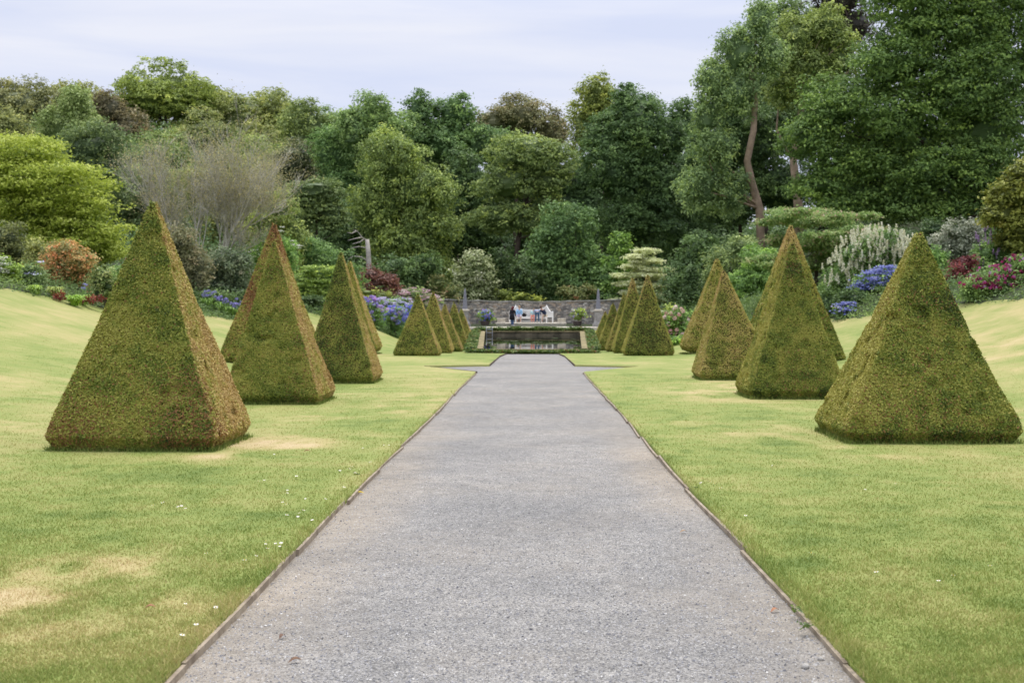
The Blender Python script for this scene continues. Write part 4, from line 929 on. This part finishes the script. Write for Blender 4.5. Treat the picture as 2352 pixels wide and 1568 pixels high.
T('pine_tree', 'olive pine with bare slender trunks behind the layered juniper', 'tree', 112, [(720, 440, 70, 35), (690, 490, 60, 40), (765, 500, 45, 50)], (.055, .078, .028), flat=.3, trunk_px=8)
T('wood_tree', 'dark tree filling the wood behind the dead stump', 'tree', 128, [(800, 530, 70, 80), (760, 600, 70, 50), (880, 610, 60, 40)], (.036, .068, .03))
T('round_tree', 'rounded mid green bushy tree behind the wall near the bench', 'tree', 106, [(1300, 545, 72, 72), (1270, 610, 62, 60), (1335, 610, 60, 70), (1300, 650, 90, 45)], (.050, .090, .034), leafpx=3.4, sub=20)
T('conifer_tree', 'bright fresh green feathery conifer beside the pale layered tree', 'tree', 104, [(1425, 560, 26, 35), (1415, 610, 40, 38), (1405, 655, 50, 32)], (.080, .135, .032), flat=.35, droop=.3)
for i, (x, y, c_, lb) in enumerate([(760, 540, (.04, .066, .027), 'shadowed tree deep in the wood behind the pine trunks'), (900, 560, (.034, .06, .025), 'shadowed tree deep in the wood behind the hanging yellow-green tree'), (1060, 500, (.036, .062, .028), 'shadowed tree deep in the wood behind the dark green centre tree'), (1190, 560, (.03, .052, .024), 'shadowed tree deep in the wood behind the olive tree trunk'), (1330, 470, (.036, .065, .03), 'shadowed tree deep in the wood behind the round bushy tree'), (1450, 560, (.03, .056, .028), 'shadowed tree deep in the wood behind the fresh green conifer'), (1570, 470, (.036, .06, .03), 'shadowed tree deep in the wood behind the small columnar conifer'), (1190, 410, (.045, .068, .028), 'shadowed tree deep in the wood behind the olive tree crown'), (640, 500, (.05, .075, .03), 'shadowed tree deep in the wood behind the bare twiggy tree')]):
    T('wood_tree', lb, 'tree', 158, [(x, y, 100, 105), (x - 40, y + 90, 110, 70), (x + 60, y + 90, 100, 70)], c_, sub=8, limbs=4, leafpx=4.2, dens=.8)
# pale layered tree
T('layered_dogwood', 'pale cream green tree with flat tiered branches like a wedding cake', 'tree', 100.5, [(1480, 577, 30, 8), (1462, 590, 34, 8), (1490, 600, 44, 9), (1455, 612, 34, 8), (1500, 622, 50, 9), (1475, 632, 66, 10), (1520, 640, 34, 8), (1450, 652, 44, 9), (1500, 658, 54, 10), (1475, 676, 64, 11), (1520, 690, 35, 10), (1440, 692, 40, 10)], None, [(0, (.56, .62, .30)), (.4, (.76, .79, .45)), (.8, (.85, .86, .58)), (1, (.87, .87, .68))], trans=.45, core=0, sub=10, flat=.22, lump_flat=.8, up=.5, depth=.8, dens=2.8, inner=.3, clump=1.6, shell=.05, trunk_px=8)
# right side wood
T('leaning_tree', 'tall tree with long pale bare trunk and grey-green feathery crown', 'tree', 99, [(1640, 190, 45, 60), (1700, 120, 55, 70), (1745, 50, 42, 60), (1620, 270, 40, 60), (1690, 220, 60, 60), (1640, 340, 60, 50), (1610, 430, 60, 60), (1680, 440, 50, 60), (1770, 130, 50, 60)], (.098, .142, .060), dens=.8, droop=.6, flat=.8, tv=.2,
  trunk_pts=[(1752, 540), (1745, 480), (1727, 420), (1716, 370), (1731, 300), (1735, 230), (1722, 140), (1742, 60), (1745, 20)], trunk_px=18, bark_m=bark_pale, limbs=7)
T('wood_tree', 'mid green tree filling the gap between pale leaning trunk and huge maple', 'tree', 122, [(1800, 110, 75, 110), (1760, 230, 85, 90), (1850, 280, 90, 90), (1720, 340, 80, 70), (1880, 120, 70, 100), (1690, 190, 50, 70)], (.060, .092, .036), limbs=4)
T('wood_tree', 'dark tree behind the pale leaning trunk', 'tree', 112, [(1640, 380, 85, 80), (1730, 330, 70, 90), (1790, 430, 90, 80), (1680, 480, 80, 50), (1670, 270, 55, 60)], (.034, .064, .034), limbs=4)
T('tall_tree', 'tall yellowish green tree with brown trunk next to the pale leaning tree', 'tree', 104, [(1835, 90, 60, 70), (1860, 170, 70, 60), (1800, 200, 50, 60), (1900, 60, 50, 50), (1930, 130, 50, 60)], (.095, .125, .040), droop=.4,
  trunk_pts=[(1838, 540), (1832, 440), (1822, 370), (1836, 290), (1846, 200), (1850, 90)], trunk_px=20, bark_m=bark_pale)
T('tall_tree', 'sparse brown-leaved tall tree whose top leaves the picture between two green crowns', 'tree', 116, [(1925, 0, 65, 60), (1900, -70, 90, 70), (1960, 60, 55, 50)], None, [(0, (.05, .045, .03)), (.5, (.10, .085, .055)), (1, (.16, .14, .09))], dens=.55, inner=.05, trunk_px=30, trunk_pts=[(1895, 540), (1893, 420), (1890, 320), (1905, 180), (1915, 60), (1920, -60)], limbs=16)
T('maple_tree', 'huge dark maple overhanging the lawn with massive trunk', 'tree', 90, [(2120, 60, 130, 90), (2260, 60, 130, 110), (2050, 160, 130, 80), (2200, 190, 160, 90), (1920, 250, 110, 70), (2060, 290, 140, 80), (2250, 310, 130, 100), (1860, 320, 80, 55), (1960, 370, 110, 55), (2130, 400, 140, 60), (2290, 430, 90, 60), (1890, 430, 85, 38), (2060, 465, 100, 42), (2180, 480, 90, 45), (1950, 475, 70, 28), (2300, 490, 60, 40), (2180, -70, 200, 90), (2380, 150, 110, 160)], (.052, .086, .024), core=.4, sub=22, leafpx=3.6, clump=3.0, tv=.22, flat=.4, dens=.78, inner=.12, shell=.16, per=17,
  trunk_pts=[(2238, 590), (2232, 480), (2230, 380), (2235, 250), (2243, 120), (2248, 0)], trunk_px=40, limbs=14)
T('wood_tree', 'near-black tree coloured as deep shade, filling the wood behind the huge maple', 'tree', 108, [(1990, 440, 130, 75), (2140, 460, 130, 80), (2290, 450, 110, 90), (2050, 330, 160, 90), (2260, 280, 120, 120), (2100, 540, 160, 50), (2280, 560, 120, 50)], (.020, .036, .016), limbs=6)  # leaf colour near black: darkness of the wood painted into the foliage
T('lime_tree', 'yellow-green leafy tree at the picture edge above the lilac flowers', 'tree', 51, [(2345, 405, 45, 40), (2330, 455, 62, 40), (2305, 495, 58, 34), (2360, 510, 70, 40), (2340, 545, 50, 40)], None, [(0, (.10, .12, .02)), (.45, (.27, .30, .05)), (.75, (.40, .41, .08)), (1, (.50, .46, .12))], leafpx=4.0, flat=.4, tv=.2, sub=20)
LAYERS = []
for q in range(54):
    f = random.random() ** 1.1; lx = random.uniform(1735 + 30 * f, 2015 - 60 * f); LAYERS.append((lx, 482 + 135 * f + .00028 * (lx - 1880) ** 2, random.uniform(26, 52), random.uniform(7, 11), random.uniform(-3, 3)))
T('layered_maple', 'wide green maple with flat pinkish-edged layers above the tall pyramid', 'tree', 66, LAYERS, None, [(0, (.13, .22, .06)), (.4, (.27, .40, .11)), (.75, (.42, .50, .19)), (.93, (.56, .47, .26)), (1, (.62, .42, .3))], trans=.4, core=0, sub=6, flat=.3, lump_flat=.9, droop=.25, up=.5, dens=1.9, inner=.3, clump=2.2, shell=.06, tv=.22, depth=.8)
shrub('green_maple', 'fresh green arching shrub below the flat-layered maple', 'shrub', 80, [(1755, 600, 60, 45), (1720, 650, 75, 55), (1800, 670, 75, 60), (1690, 700, 60, 40)], (.075, .135, .035), flat=.3, droop=.4)
shrub('broadleaf_shrub', 'grey-green shrub with upright shoots left of the flat-layered maple', 'shrub', 84, [(1700, 570, 42, 42), (1655, 600, 40, 40)], (.085, .115, .048))
shrub('dark_shrub', 'dark green shrub behind the brown pyramid, beside the pale tiered tree', 'shrub', 92, [(1600, 580, 55, 50), (1570, 640, 50, 55), (1630, 650, 50, 50), (1600, 700, 70, 40)], (.036, .078, .034))
shrub('dark_conifer', 'small dark columnar conifer beside the pale tiered tree', 'conifer', 88, [(1588, 640, 20, 40), (1590, 690, 26, 40)], (.030, .070, .032))
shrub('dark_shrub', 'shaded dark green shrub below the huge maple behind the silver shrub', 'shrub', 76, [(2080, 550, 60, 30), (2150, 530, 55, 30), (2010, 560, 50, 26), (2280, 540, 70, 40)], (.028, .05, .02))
shrub('candle_shrub', 'large shrub covered in upright creamy white flower spikes', 'shrub', 58, [(1985, 590, 62, 48), (2020, 570, 60, 40), (1940, 640, 50, 50), (2010, 650, 80, 60), (1925, 690, 30, 36), (2070, 600, 50, 50)], (.050, .088, .028), [('flower_spikes', [(0, (.74, .72, .52)), (1, (.88, .87, .74))], 420, .36, 'spike')])
shrub('hydrangea', 'large rich blue hydrangea in front of the white-spiked shrub', 'shrub', 55, [(2010, 655, 45, 32), (1985, 675, 36, 26), (2040, 640, 40, 30)], (.06, .11, .035), [('blossoms', BLUE, 240, .26, 'flat')])
shrub('hydrangea', 'low compact blue hydrangea at the lawn edge below the white-spiked shrub', 'shrub', 52.6, [(1940, 713, 20, 19)], (.05, .10, .035), [('blossoms', BLUE, 34, .26, 'flat')])
shrub('dark_shrub', 'dark leafy undergrowth bush at the lawn edge below blue hydrangea', 'shrub', 54, [(2010, 715, 55, 28), (1900, 700, 30, 35), (1960, 690, 40, 30)], (.03, .055, .02))
shrub('grey_shrub', 'silvery grey-leaved shrub beside the broad green pyramid', 'shrub', 60, [(2195, 535, 42, 28), (2170, 565, 42, 28), (2225, 570, 45, 34), (2240, 530, 25, 26)], None, stops=[(0, (0.140, 0.168, 0.098)), (.4, (0.308, 0.336, 0.224)), (.8, (0.560, 0.560, 0.420)), (1, (0.770, 0.728, 0.588))])
shrub('green_shrub', 'plain mid green mounded shrub between the broad pyramid and silver shrub', 'shrub', 59, [(2150, 600, 40, 30), (2130, 640, 50, 40), (2190, 660, 60, 40)], (.075, .135, .04))
shrub('smoke_bush', 'dark maroon leaved bush beside the broad green pyramid', 'shrub', 50, [(2205, 612, 34, 20), (2225, 600, 26, 14), (2195, 635, 25, 18)], (.062, .018, .02), trans=.15)
shrub('fuchsia_bush', 'large bush full of magenta and crimson flowers at the lawn edge', 'shrub', 43.5, [(2290, 645, 62, 36), (2340, 630, 50, 42), (2240, 665, 40, 30), (2300, 670, 70, 26)], (.065, .105, .035), [('blossoms', MAG, 330, .14, 'puff')])
shrub('buddleja', 'green bush with lilac flower sprays above the magenta bush', 'shrub', 52, [(2300, 555, 52, 40), (2345, 565, 50, 44), (2265, 585, 44, 32)], (.08, .13, .045), [('blossoms', [(0, (.35, .22, .42)), (1, (.62, .45, .62))], 70, .26, 'spike')])
shrub('rose_bush', 'pale pink rose bush beside the cross path beyond the golden pyramid', 'shrub', 68, [(1558, 728, 30, 22), (1585, 735, 24, 28), (1535, 745, 26, 26), (1568, 760, 40, 22)], (.07, .125, .035), [('blossoms', [(0, (.66, .33, .33)), (.5, (.78, .52, .48)), (1, (.84, .74, .66))], 40, .30, 'puff')])
shrub('lime_hydrangea', 'small yellow-green hydrangea between far pyramids and the pink roses', 'shrub', 70, [(1527, 722, 22, 22), (1530, 755, 22, 22)], (.16, .21, .06), [('blossoms', [(0, (.45, .5, .25)), (1, (.7, .7, .45))], 20, .28, 'mop')])
shrub('low_shrub', 'low bright green edging plants beneath the pink rose bush', 'shrub', 66.5, [(1560, 778, 40, 9), (1595, 776, 25, 10)], (.10, .18, .04), trunk=False)
# behind the wall
shrub('variegated_shrub', 'rounded cream-variegated shrub behind the wall beside the obelisk', 'shrub', 101.5, [(1092, 615, 45, 40), (1070, 645, 42, 35), (1120, 640, 36, 40), (1095, 670, 50, 22)], None, stops=[(0, (0.135, 0.180, 0.060)), (.4, (0.330, 0.390, 0.165)), (.75, (0.570, 0.600, 0.330)), (1, (0.860, 0.860, 0.630))], up=.7)
shrub('olive_shrub', 'reddish olive shrub showing over the wall below the round bush', 'shrub', 101.5, [(1310, 672, 42, 18), (1345, 668, 26, 16)], None, stops=[(0, (0.108, 0.144, 0.036)), (.5, (0.240, 0.276, 0.084)), (.85, (0.288, 0.240, 0.084)), (1, (0.432, 0.192, 0.096))])
shrub('low_shrub', 'yellow-green shrub peeping over the wall behind the bench', 'shrub', 101.2, [(1190, 682, 30, 13), (1160, 676, 26, 14), (1225, 688, 20, 8)], (.13, .16, .04))
shrub('mixed_shrub', 'yellow and pink tinged shrub between hydrangeas and obelisk', 'shrub', 96, [(1010, 650, 26, 26), (1035, 672, 28, 20), (990, 675, 26, 16)], None, stops=[(0, (0.104, 0.143, 0.039)), (.5, (0.260, 0.286, 0.091)), (.85, (0.442, 0.338, 0.156)), (1, (0.520, 0.286, 0.182))])
shrub('dark_shrub', 'dark green shrubs behind the red maple and dead stump', 'shrub', 97, [(955, 630, 50, 36), (900, 610, 40, 30), (985, 610, 40, 40), (920, 660, 40, 30)], (.034, .068, .036))
shrub('dark_shrub', 'very dark leafy bush under the olive tree behind the wall', 'shrub', 103, [(1190, 640, 50, 50), (1150, 600, 30, 40), (1230, 660, 40, 40)], (.024, .05, .022))
shrub('dark_shrub', 'dark green shrub at the wall end beside the fresh green conifer', 'shrub', 103, [(1400, 680, 60, 26), (1450, 690, 40, 26), (1390, 640, 40, 30)], (.05, .095, .03))
# left side borders
def stump():
    Y = 90; b = at(847, 690, Y); base = np.array([b.x, Y, G(b.x, Y)]); root = empty('dead_tree', base, 'pale dead tree stump with bare side branches above the red maple', 'tree')
    P = np.array([base - [0, 0, .1]] + [np.array(at(x, y, Y)) for x, y in ((850, 640), (847, 610), (846, 580), (843, 550))]); m = MB(); m.tube(P, np.linspace(.24, .15, 5), 9); m.build('trunk', dead_wood, root, True, loc=base)
    m = MB()
    for pts in (((844, 553), (832, 545), (820, 530), (812, 528)), ((832, 545), (815, 548), (800, 552)), ((844, 570), (825, 566), (805, 570)), ((845, 600), (830, 590), (812, 588), (800, 595)), ((820, 530), (808, 536), (798, 534)), ((838, 548), (826, 556), (810, 560))):
        P = np.array([np.array(at(x, y, Y - .2 * i)) for i, (x, y) in enumerate(pts)]); m.tube(P, np.linspace(.05, .015, len(P)), 5)
    m.build('branch', dead_wood, root, loc=base)
    return
stump()
shrub('red_maple', 'low spreading russet red maple in front of the dead stump', 'shrub', 87, [(850, 632, 38, 22), (885, 645, 42, 20), (860, 650, 48, 16), (905, 655, 24, 12)], (.062, .030, .024), trans=.2, droop=.3)
shrub('yellow_shrub', 'low yellow-green spreading shrub below the russet maple', 'shrub', 85, [(840, 672, 36, 14), (880, 676, 26, 8)], (.16, .19, .06))
HY2 = [(0, (.16, .17, .60)), (.4, (.30, .34, .78)), (.7, (.48, .46, .80)), (1, (.72, .50, .72))]
shrub('hydrangea', 'blue and pink hydrangea at the near end of the hydrangea bank', 'shrub', 77, [(858, 722, 26, 24), (848, 700, 22, 18)], (.06, .12, .035), [('blossoms', [(0, (.25, .22, .65)), (.5, (.50, .42, .75)), (1, (.78, .40, .60))], 46, .30, 'mop')])
shrub('hydrangea', 'deep lilac-blue hydrangea in the middle of the hydrangea bank', 'shrub', 79, [(905, 725, 30, 20)], (.06, .12, .035), [('blossoms', HY2, 48, .30, 'mop')])
shrub('hydrangea', 'pale blue hydrangea next to the first far pyramid', 'shrub', 81, [(940, 722, 24, 20)], (.06, .12, .035), [('blossoms', HY2, 40, .30, 'mop')])
shrub('hydrangea', 'pale lilac hydrangea behind the blue hydrangea front row', 'shrub', 83, [(880, 697, 34, 14), (920, 697, 30, 14)], (.075, .125, .05), [('blossoms', [(0, (.40, .38, .62)), (1, (.68, .62, .76))], 60, .26, 'flat')])
shrub('hydrangea', 'pinkish white hydrangea sloping up behind the first far pyramid', 'shrub', 87, [(955, 678, 40, 18), (985, 690, 30, 14), (930, 680, 28, 12)], (.085, .12, .05), [('blossoms', PINKW, 90, .26, 'flat')])
shrub('juniper', 'yellow-green flat layered juniper between the tall brown and dark olive pyramids', 'shrub', 73, [(715, 622, 44, 12), (700, 642, 46, 12), (735, 650, 40, 12), (705, 662, 48, 11), (755, 620, 30, 14)], (.14, .20, .055), flat=.2, lump_flat=.5, up=.55, dens=1.6, inner=.25)
shrub('dark_juniper', 'very dark green layered shrub under the yellow-green juniper', 'shrub', 71, [(705, 688, 44, 12), (720, 708, 44, 12), (700, 725, 40, 12)], (.026, .058, .024), flat=.2, up=.55, dens=1.6, inner=.3)
shrub('white_flower_bush', 'green bush with white blossoms beside the tall brown pyramid', 'shrub', 76, [(605, 590, 40, 36), (640, 560, 34, 40), (590, 630, 36, 34), (660, 590, 36, 40)], (.085, .15, .04), [('blossoms', WHITE, 46, .22, 'flat')])
shrub('green_shrub', 'mid green shrub behind the juniper below the pine trunks', 'shrub', 84, [(690, 570, 50, 40), (760, 600, 50, 40), (660, 620, 40, 40), (800, 640, 40, 36)], (.055, .10, .036))
shrub('olive_shrub', 'mixed olive bush left of the juniper filling the slope', 'shrub', 82, [(640, 480, 50, 50), (600, 520, 50, 50), (670, 530, 40, 40)], (.10, .13, .042))
shrub('feathery_shrub', 'khaki brown feathery shrub behind the largest pyramid', 'shrub', 64, [(420, 560, 45, 50), (450, 610, 48, 50), (405, 620, 40, 50)], None, stops=[(0, (0.133, 0.142, 0.076)), (.4, (0.266, 0.266, 0.123)), (.8, (0.418, 0.361, 0.190)), (1, (0.570, 0.418, 0.228))], droop=.3, flat=.8, leafpx=2.8)
shrub('feathery_shrub', 'soft grey-green feathery bush between the largest and second pyramids', 'shrub', 66, [(505, 610, 45, 45), (545, 630, 40, 44), (500, 660, 60, 34), (450, 670, 40, 30)], None, stops=[(0, (0.085, 0.123, 0.067)), (.4, (0.171, 0.228, 0.114)), (.8, (0.285, 0.332, 0.180)), (1, (0.418, 0.380, 0.247))], droop=.2, flat=.8, leafpx=2.8)
shrub('dark_shrub', 'dark low shrub at the lawn edge behind the purple agapanthus', 'shrub', 63, [(500, 690, 60, 20), (440, 690, 40, 24), (560, 690, 30, 22)], (.04, .065, .026))
AG = [(0, (.15, .13, .38)), (.5, (.27, .24, .56)), (1, (.50, .46, .74))]
for i, (x, lb) in enumerate([(478, 'deep purple agapanthus clump nearest the largest pyramid'), (503, 'lilac agapanthus clump second from the largest pyramid'), (528, 'lilac agapanthus clump third from the largest pyramid'), (552, 'lilac agapanthus clump next to the second pyramid')]):
    strap_clump('agapanthus', lb, 'flower', x, 740, 61.5, 26, 110, (.07, .16, .03), 9, .8, 'agapanthus along the lawn edge', AG, 1.15)
OR = [(0, (.20, .22, .07)), (.35, (.40, .38, .13)), (.6, (.68, .46, .17)), (.85, (.80, .43, .18)), (1, (.80, .34, .15))]
shrub('orange_azalea', 'orange and olive rounded shrub at the foot of the lime green tree', 'shrub', 48, [(150, 580, 50, 30), (175, 605, 42, 32), (135, 615, 45, 30), (195, 600, 24, 30)], None, stops=OR, tb=.52, tv=.22, sub=18)
shrub('olive_shrub', 'dull olive shrub between the dark bush and the orange shrub', 'shrub', 49, [(95, 580, 34, 34), (80, 605, 36, 30), (110, 610, 30, 26)], (.12, .135, .05))
shrub('dark_shrub', 'dark brownish green bush above the white hydrangea', 'shrub', 50, [(15, 550, 52, 40), (40, 580, 38, 30), (-20, 590, 50, 40)], (.052, .062, .026))
shrub('hydrangea', 'bright green bush dotted with flat white flowers at picture edge', 'shrub', 43, [(5, 610, 34, 26), (20, 625, 30, 20), (-15, 620, 40, 30)], (.15, .22, .045), [('blossoms', WHITE, 26, .22, 'flat')])
shrub('dark_hydrangea', 'dark leafed bush with few pale blue flowers beside white hydrangea', 'shrub', 43.6, [(70, 620, 28, 24), (85, 640, 28, 20), (60, 640, 24, 18)], (.065, .095, .04), [('blossoms', [(0, (.42, .42, .68)), (1, (.66, .66, .82))], 9, .16, 'flat')])
strap_clump('agapanthus', 'tall agapanthus with pale blue heads in front of the orange shrub', 'flower', 190, 670, 43.8, 22, 90, (.10, .20, .035), 6, .9, None, [(0, (.28, .28, .62)), (1, (.52, .52, .82))], 1.6)
strap_clump('strap_plant', 'bright grassy clump beside the red ground cover', 'plant', 170, 676, 42.6, 24, 160, (.11, .21, .03), None, 1.2)
strap_clump('strap_plant', 'yellow-green grassy clump below the dark leafed bush', 'plant', 80, 668, 41.8, 20, 130, (.11, .17, .035), None, 1.2)
strap_clump('fern', 'pale yellowish fern clump between grassy clumps', 'fern', 128, 672, 42.8, 26, 120, (.15, .19, .06), None, 1.1)
RED = [(0, (.10, .03, .02)), (.5, (.22, .05, .03)), (1, (.36, .10, .05))]
shrub('low_shrub', 'low red-leaved ground cover mound at the lawn edge beside the grassy clump', 'ground cover', 42.4, [(140, 680, 16, 7)], None, stops=RED, trunk=False, core=0, skirt=False)
shrub('low_shrub', 'low red-leaved ground cover mound next to the largest pyramid', 'ground cover', 43.4, [(205, 686, 28, 7)], None, stops=RED, trunk=False, core=0, skirt=False)
shrub('variegated_shrub', 'yellow variegated shrub just behind the largest pyramid', 'shrub', 45, [(240, 630, 28, 22), (225, 650, 26, 20), (250, 660, 26, 22)], None, stops=[(0, (0.068, 0.108, 0.034)), (.4, (0.189, 0.270, 0.068)), (.8, (0.405, 0.446, 0.162)), (1, (0.608, 0.594, 0.297))])
shrub('green_shrub', 'rough green hedge bush behind the largest pyramid beyond the lime tree', 'shrub', 58, [(290, 640, 50, 40), (340, 620, 50, 50), (380, 660, 40, 40)], (.07, .115, .038))

# undergrowth filling the slopes between and behind the trees
def undergrowth():
    m = MB(); n = 8500
    X = rng.uniform(-75, 75, n); Y = 40 + 160 * rng.random(n) ** 1.3
    out = (X < -bedL(np.minimum(Y, 88)) - 1.2 - .02 * (Y - 44)) | (X > bedR(np.minimum(Y, 88)) + 1.2) | (Y > 104); vis = np.abs(X) < Y * .46 + 4
    k = out & vis; X, Y = X[k], Y[k]; n = len(X); Z = Gv(X, Y); far = smooth(70, 110, Y); h = .5 + 1.0 * far + 1.6 * far * rng.random(n)
    per = 26; ii = np.repeat(np.arange(n), per); nl = len(ii); s = (.6 + .9 * far)[ii]
    d = rng.normal(size=(nl, 3)) * [1, 1, .5]; P = np.stack([X, Y, Z + h * .5], 1)[ii] + d * s[:, None]
    L = 3.4 * Y[ii] / RPX * rng.uniform(.7, 1.3, nl); nn = norm(rng.normal(0, .5, (nl, 3)) + [0, -.2, .8])
    t = (.42 + .6 * (fbm(np.stack([X, Y, 0 * X], 1), .11, 3, 3) - .5) + rng.normal(0, .12, n))[ii] + rng.normal(0, .1, nl)
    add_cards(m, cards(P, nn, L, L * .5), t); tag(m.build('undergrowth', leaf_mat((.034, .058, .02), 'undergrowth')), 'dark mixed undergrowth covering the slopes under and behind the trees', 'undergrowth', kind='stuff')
undergrowth()

T('wood_tree', 'shadowed green tree closing the gap right of the hanging yellow-green tree', 'tree', 156, [(1005, 390, 80, 85), (1040, 460, 90, 80), (960, 460, 80, 80)], (.050, .074, .028), limbs=4)
def border_cover():
    m = MB(); n = 15000; Y = rng.uniform(36, 90, n); o = 11 * rng.random(n) ** 1.3; sd = np.where(rng.random(n) < .5, -1, 1)
    X = np.where(sd < 0, -(bedL(np.minimum(Y, 88)) + o), bedR(np.minimum(Y, 88)) + o); Z = Gv(X, Y); hh = .10 + .10 * np.minimum(o, 4)
    per = 7; ii = np.repeat(np.arange(n), per); nl = len(ii); P = np.stack([X, Y, Z], 1)[ii] + rng.normal(0, .22, (nl, 3)) * [1, 1, .3]; P[:, 2] += hh[ii] * rng.random(nl)
    L = 3.0 * Y[ii] / RPX * rng.uniform(.7, 1.3, nl); nn = norm(rng.normal(0, .5, (nl, 3)) + [0, -.2, .8])
    t = (.5 + .9 * (fbm(np.stack([X, Y, 0 * X], 1), .5, 3, 3) - .5) + rng.normal(0, .1, n))[ii] + rng.normal(0, .1, nl)
    add_cards(m, cards(P, nn, L, L * .5), t); tag(m.build('border_planting', leaf_mat((.042, .068, .022), 'border_leaves')), 'low mixed green planting covering the soil of both borders', 'ground cover', kind='stuff')
border_cover()

# ---------------------------------------------------------------- small things in the foreground
daisy = None
petal = simple_mat('petal', (.8, .8, .78), .6, .03, 5); yolk = simple_mat('yolk', (.7, .45, .03), .6, .05, 5)
def daisy_at(x, y, label, group):
    global daisy
    if daisy is None:
        r = empty('daisy', (0, 0, 0)); m = MB(); an = np.linspace(0, 2 * math.pi, 12)[:-1]
        for q in an:
            u, v_ = np.array([math.cos(q), math.sin(q), 0]), np.array([-math.sin(q), math.cos(q), 0]); m.add([u * .002, u * .009 + v_ * .0028, u * .0135 + [0, 0, .002], u * .009 - v_ * .0028], QF)
        a = m.build('petals', petal, r); m = MB(); m.ball((0, 0, .001), (.0042, .0042, .003), 7, 5); b = m.build('flower_centre', yolk, r)
        daisy = (r, a, b); root = r
    else:
        root = daisy[0].copy(); col.objects.link(root)
        for q in daisy[1:]:
            c = q.copy(); col.objects.link(c); c.parent = root
    root.location = (x, y, G(x, y) + random.uniform(.02, .034)); root.rotation_euler = (random.uniform(-.4, .3), random.uniform(-.3, .3), random.uniform(0, 6)); s = random.uniform(.7, 1.15); root.scale = (s, s, s)
    tag(root, label, 'daisy', group)
for (cx_, cy_, sx_, sy_, n_) in [(900, 1030, 25, 8, 9), (830, 1100, 40, 25, 16), (760, 1190, 50, 25, 20), (640, 1140, 60, 30, 10), (380, 1170, 20, 8, 6), (620, 1270, 60, 20, 12), (470, 1440, 60, 40, 6)]:
    for _ in range(n_):
        p = ground_pt(random.gauss(cx_, sx_), random.gauss(cy_, sy_))
        if p.x < -edgeL(p.y) - .05: daisy_at(p.x, p.y, 'tiny white daisy in the grass near the largest brown-flanked pyramid', 'daisies in the lawn by the largest pyramid')
for (cx_, cy_, sx_, sy_, n_) in [(1600, 1130, 30, 25, 14), (1660, 1200, 40, 25, 12), (2100, 1330, 120, 60, 6), (1900, 1120, 140, 30, 8)]:
    for _ in range(n_):
        p = ground_pt(random.gauss(cx_, sx_), random.gauss(cy_, sy_))
        if p.x > edgeR(p.y) + .05: daisy_at(p.x, p.y, 'tiny white daisy in the grass near the broad bright green pyramid', 'daisies in the lawn by the broad pyramid')
def fallen_leaf(px, label, c, L, ang):
    p = ground_pt(*px); on = -edgeL(p.y) < p.x < edgeR(p.y); z = (np.interp(p.y, GY, GZ) - .05 if on else G(p.x, p.y) + .03) + .008
    m = MB(); k = 7; V = []
    for i in range(k):
        f = i / (k - 1); wv = L * .22 * math.sin(f * math.pi) ** .8 + .0008; x = (f - .5) * L; zc = .012 * math.sin(f * 3); V.append([(x, -wv, zc + wv * .5), (x, 0, zc), (x, wv, zc + wv * .5)])
    m.grid(np.array(V)); o = m.build('fallen_leaf', simple_mat('dry_leaf', c, .7, .2, 60), smooth_=True); o.location = (p.x, p.y, z); o.rotation_euler = (.05, -.08, ang); tag(o, label, 'leaf')
fallen_leaf((826, 1123), 'bright yellow fallen leaf on the gravel at the timber edging', (.62, .45, .04), .085, .1)
fallen_leaf((678, 1500), 'curled brown leaf lying on the gravel near the bottom edge of the path', (.16, .09, .05), .07, .4)
fallen_leaf((345, 1413), 'reddish brown leaf on the grass beside the dry patch', (.30, .14, .07), .06, .2)
fallen_leaf((705, 1044), 'brown leaf on the lawn beside the dry patch near the largest pyramid', (.28, .14, .06), .08, .1)
fallen_leaf((1780, 1387), 'rust brown leaf on the gravel near the white-candled side edging', (.34, .16, .08), .06, .5)
fallen_leaf((1570, 1210), 'small tan leaf on the gravel halfway along the edging', (.33, .22, .12), .06, .2)
fallen_leaf((648, 1445), 'tiny dark brown leaf on the gravel beside the curled one', (.14, .08, .05), .05, 1.2)
def stone(px, label, r):
    p = ground_pt(*px); m = MB(); m.ball((0, 0, 0), (r, r * .75, r * .6), 10, 7, noise=.5, seed=int(px[0])); o = m.build('pebble', simple_mat('pebble', (.40, .38, .34), .85, .2, 30, .3), smooth_=True); o.location = (p.x, p.y, np.interp(p.y, GY, GZ) - .05 + r * .4); tag(o, label, 'pebble')
stone((1850, 1510), 'pale pebble lying on the gravel close to the timber edging', .022); stone((1885, 1492), 'grey pebble just beyond the pale one by the edging', .016); stone((1873, 1547), 'round tan pebble nearest the bottom of the picture', .015); stone((1470, 1505), 'small ochre pebble alone near the path middle', .012)
# weeds at the edging
for (px, lb) in [((1830, 1402), 'small leafy weed growing through the timber edging'), ((1852, 1440), 'second leafy weed lower at the timber edging'), ((1600, 1120), 'tuft of weeds over the edging near white daisies'), ((820, 1090), 'tuft of weeds over the edging near the yellow leaf')]:
    p = ground_pt(*px); m = MB(); n = 22; C = np.array([p.x, p.y, p.z + .01]) + rng.normal(0, .018, (n, 3)) * [1, 1.4, .5]; C[:, 2] = np.maximum(C[:, 2], p.z)
    add_cards(m, cards(C, norm(rng.normal(0, .5, (n, 3)) + [0, 0, .8]), .03, .016), rng.random(n)); o = m.build('weed', leaf_mat((.035, .055, .018), 'weed'), loc=(p.x, p.y, p.z)); tag(o, lb, 'weed')
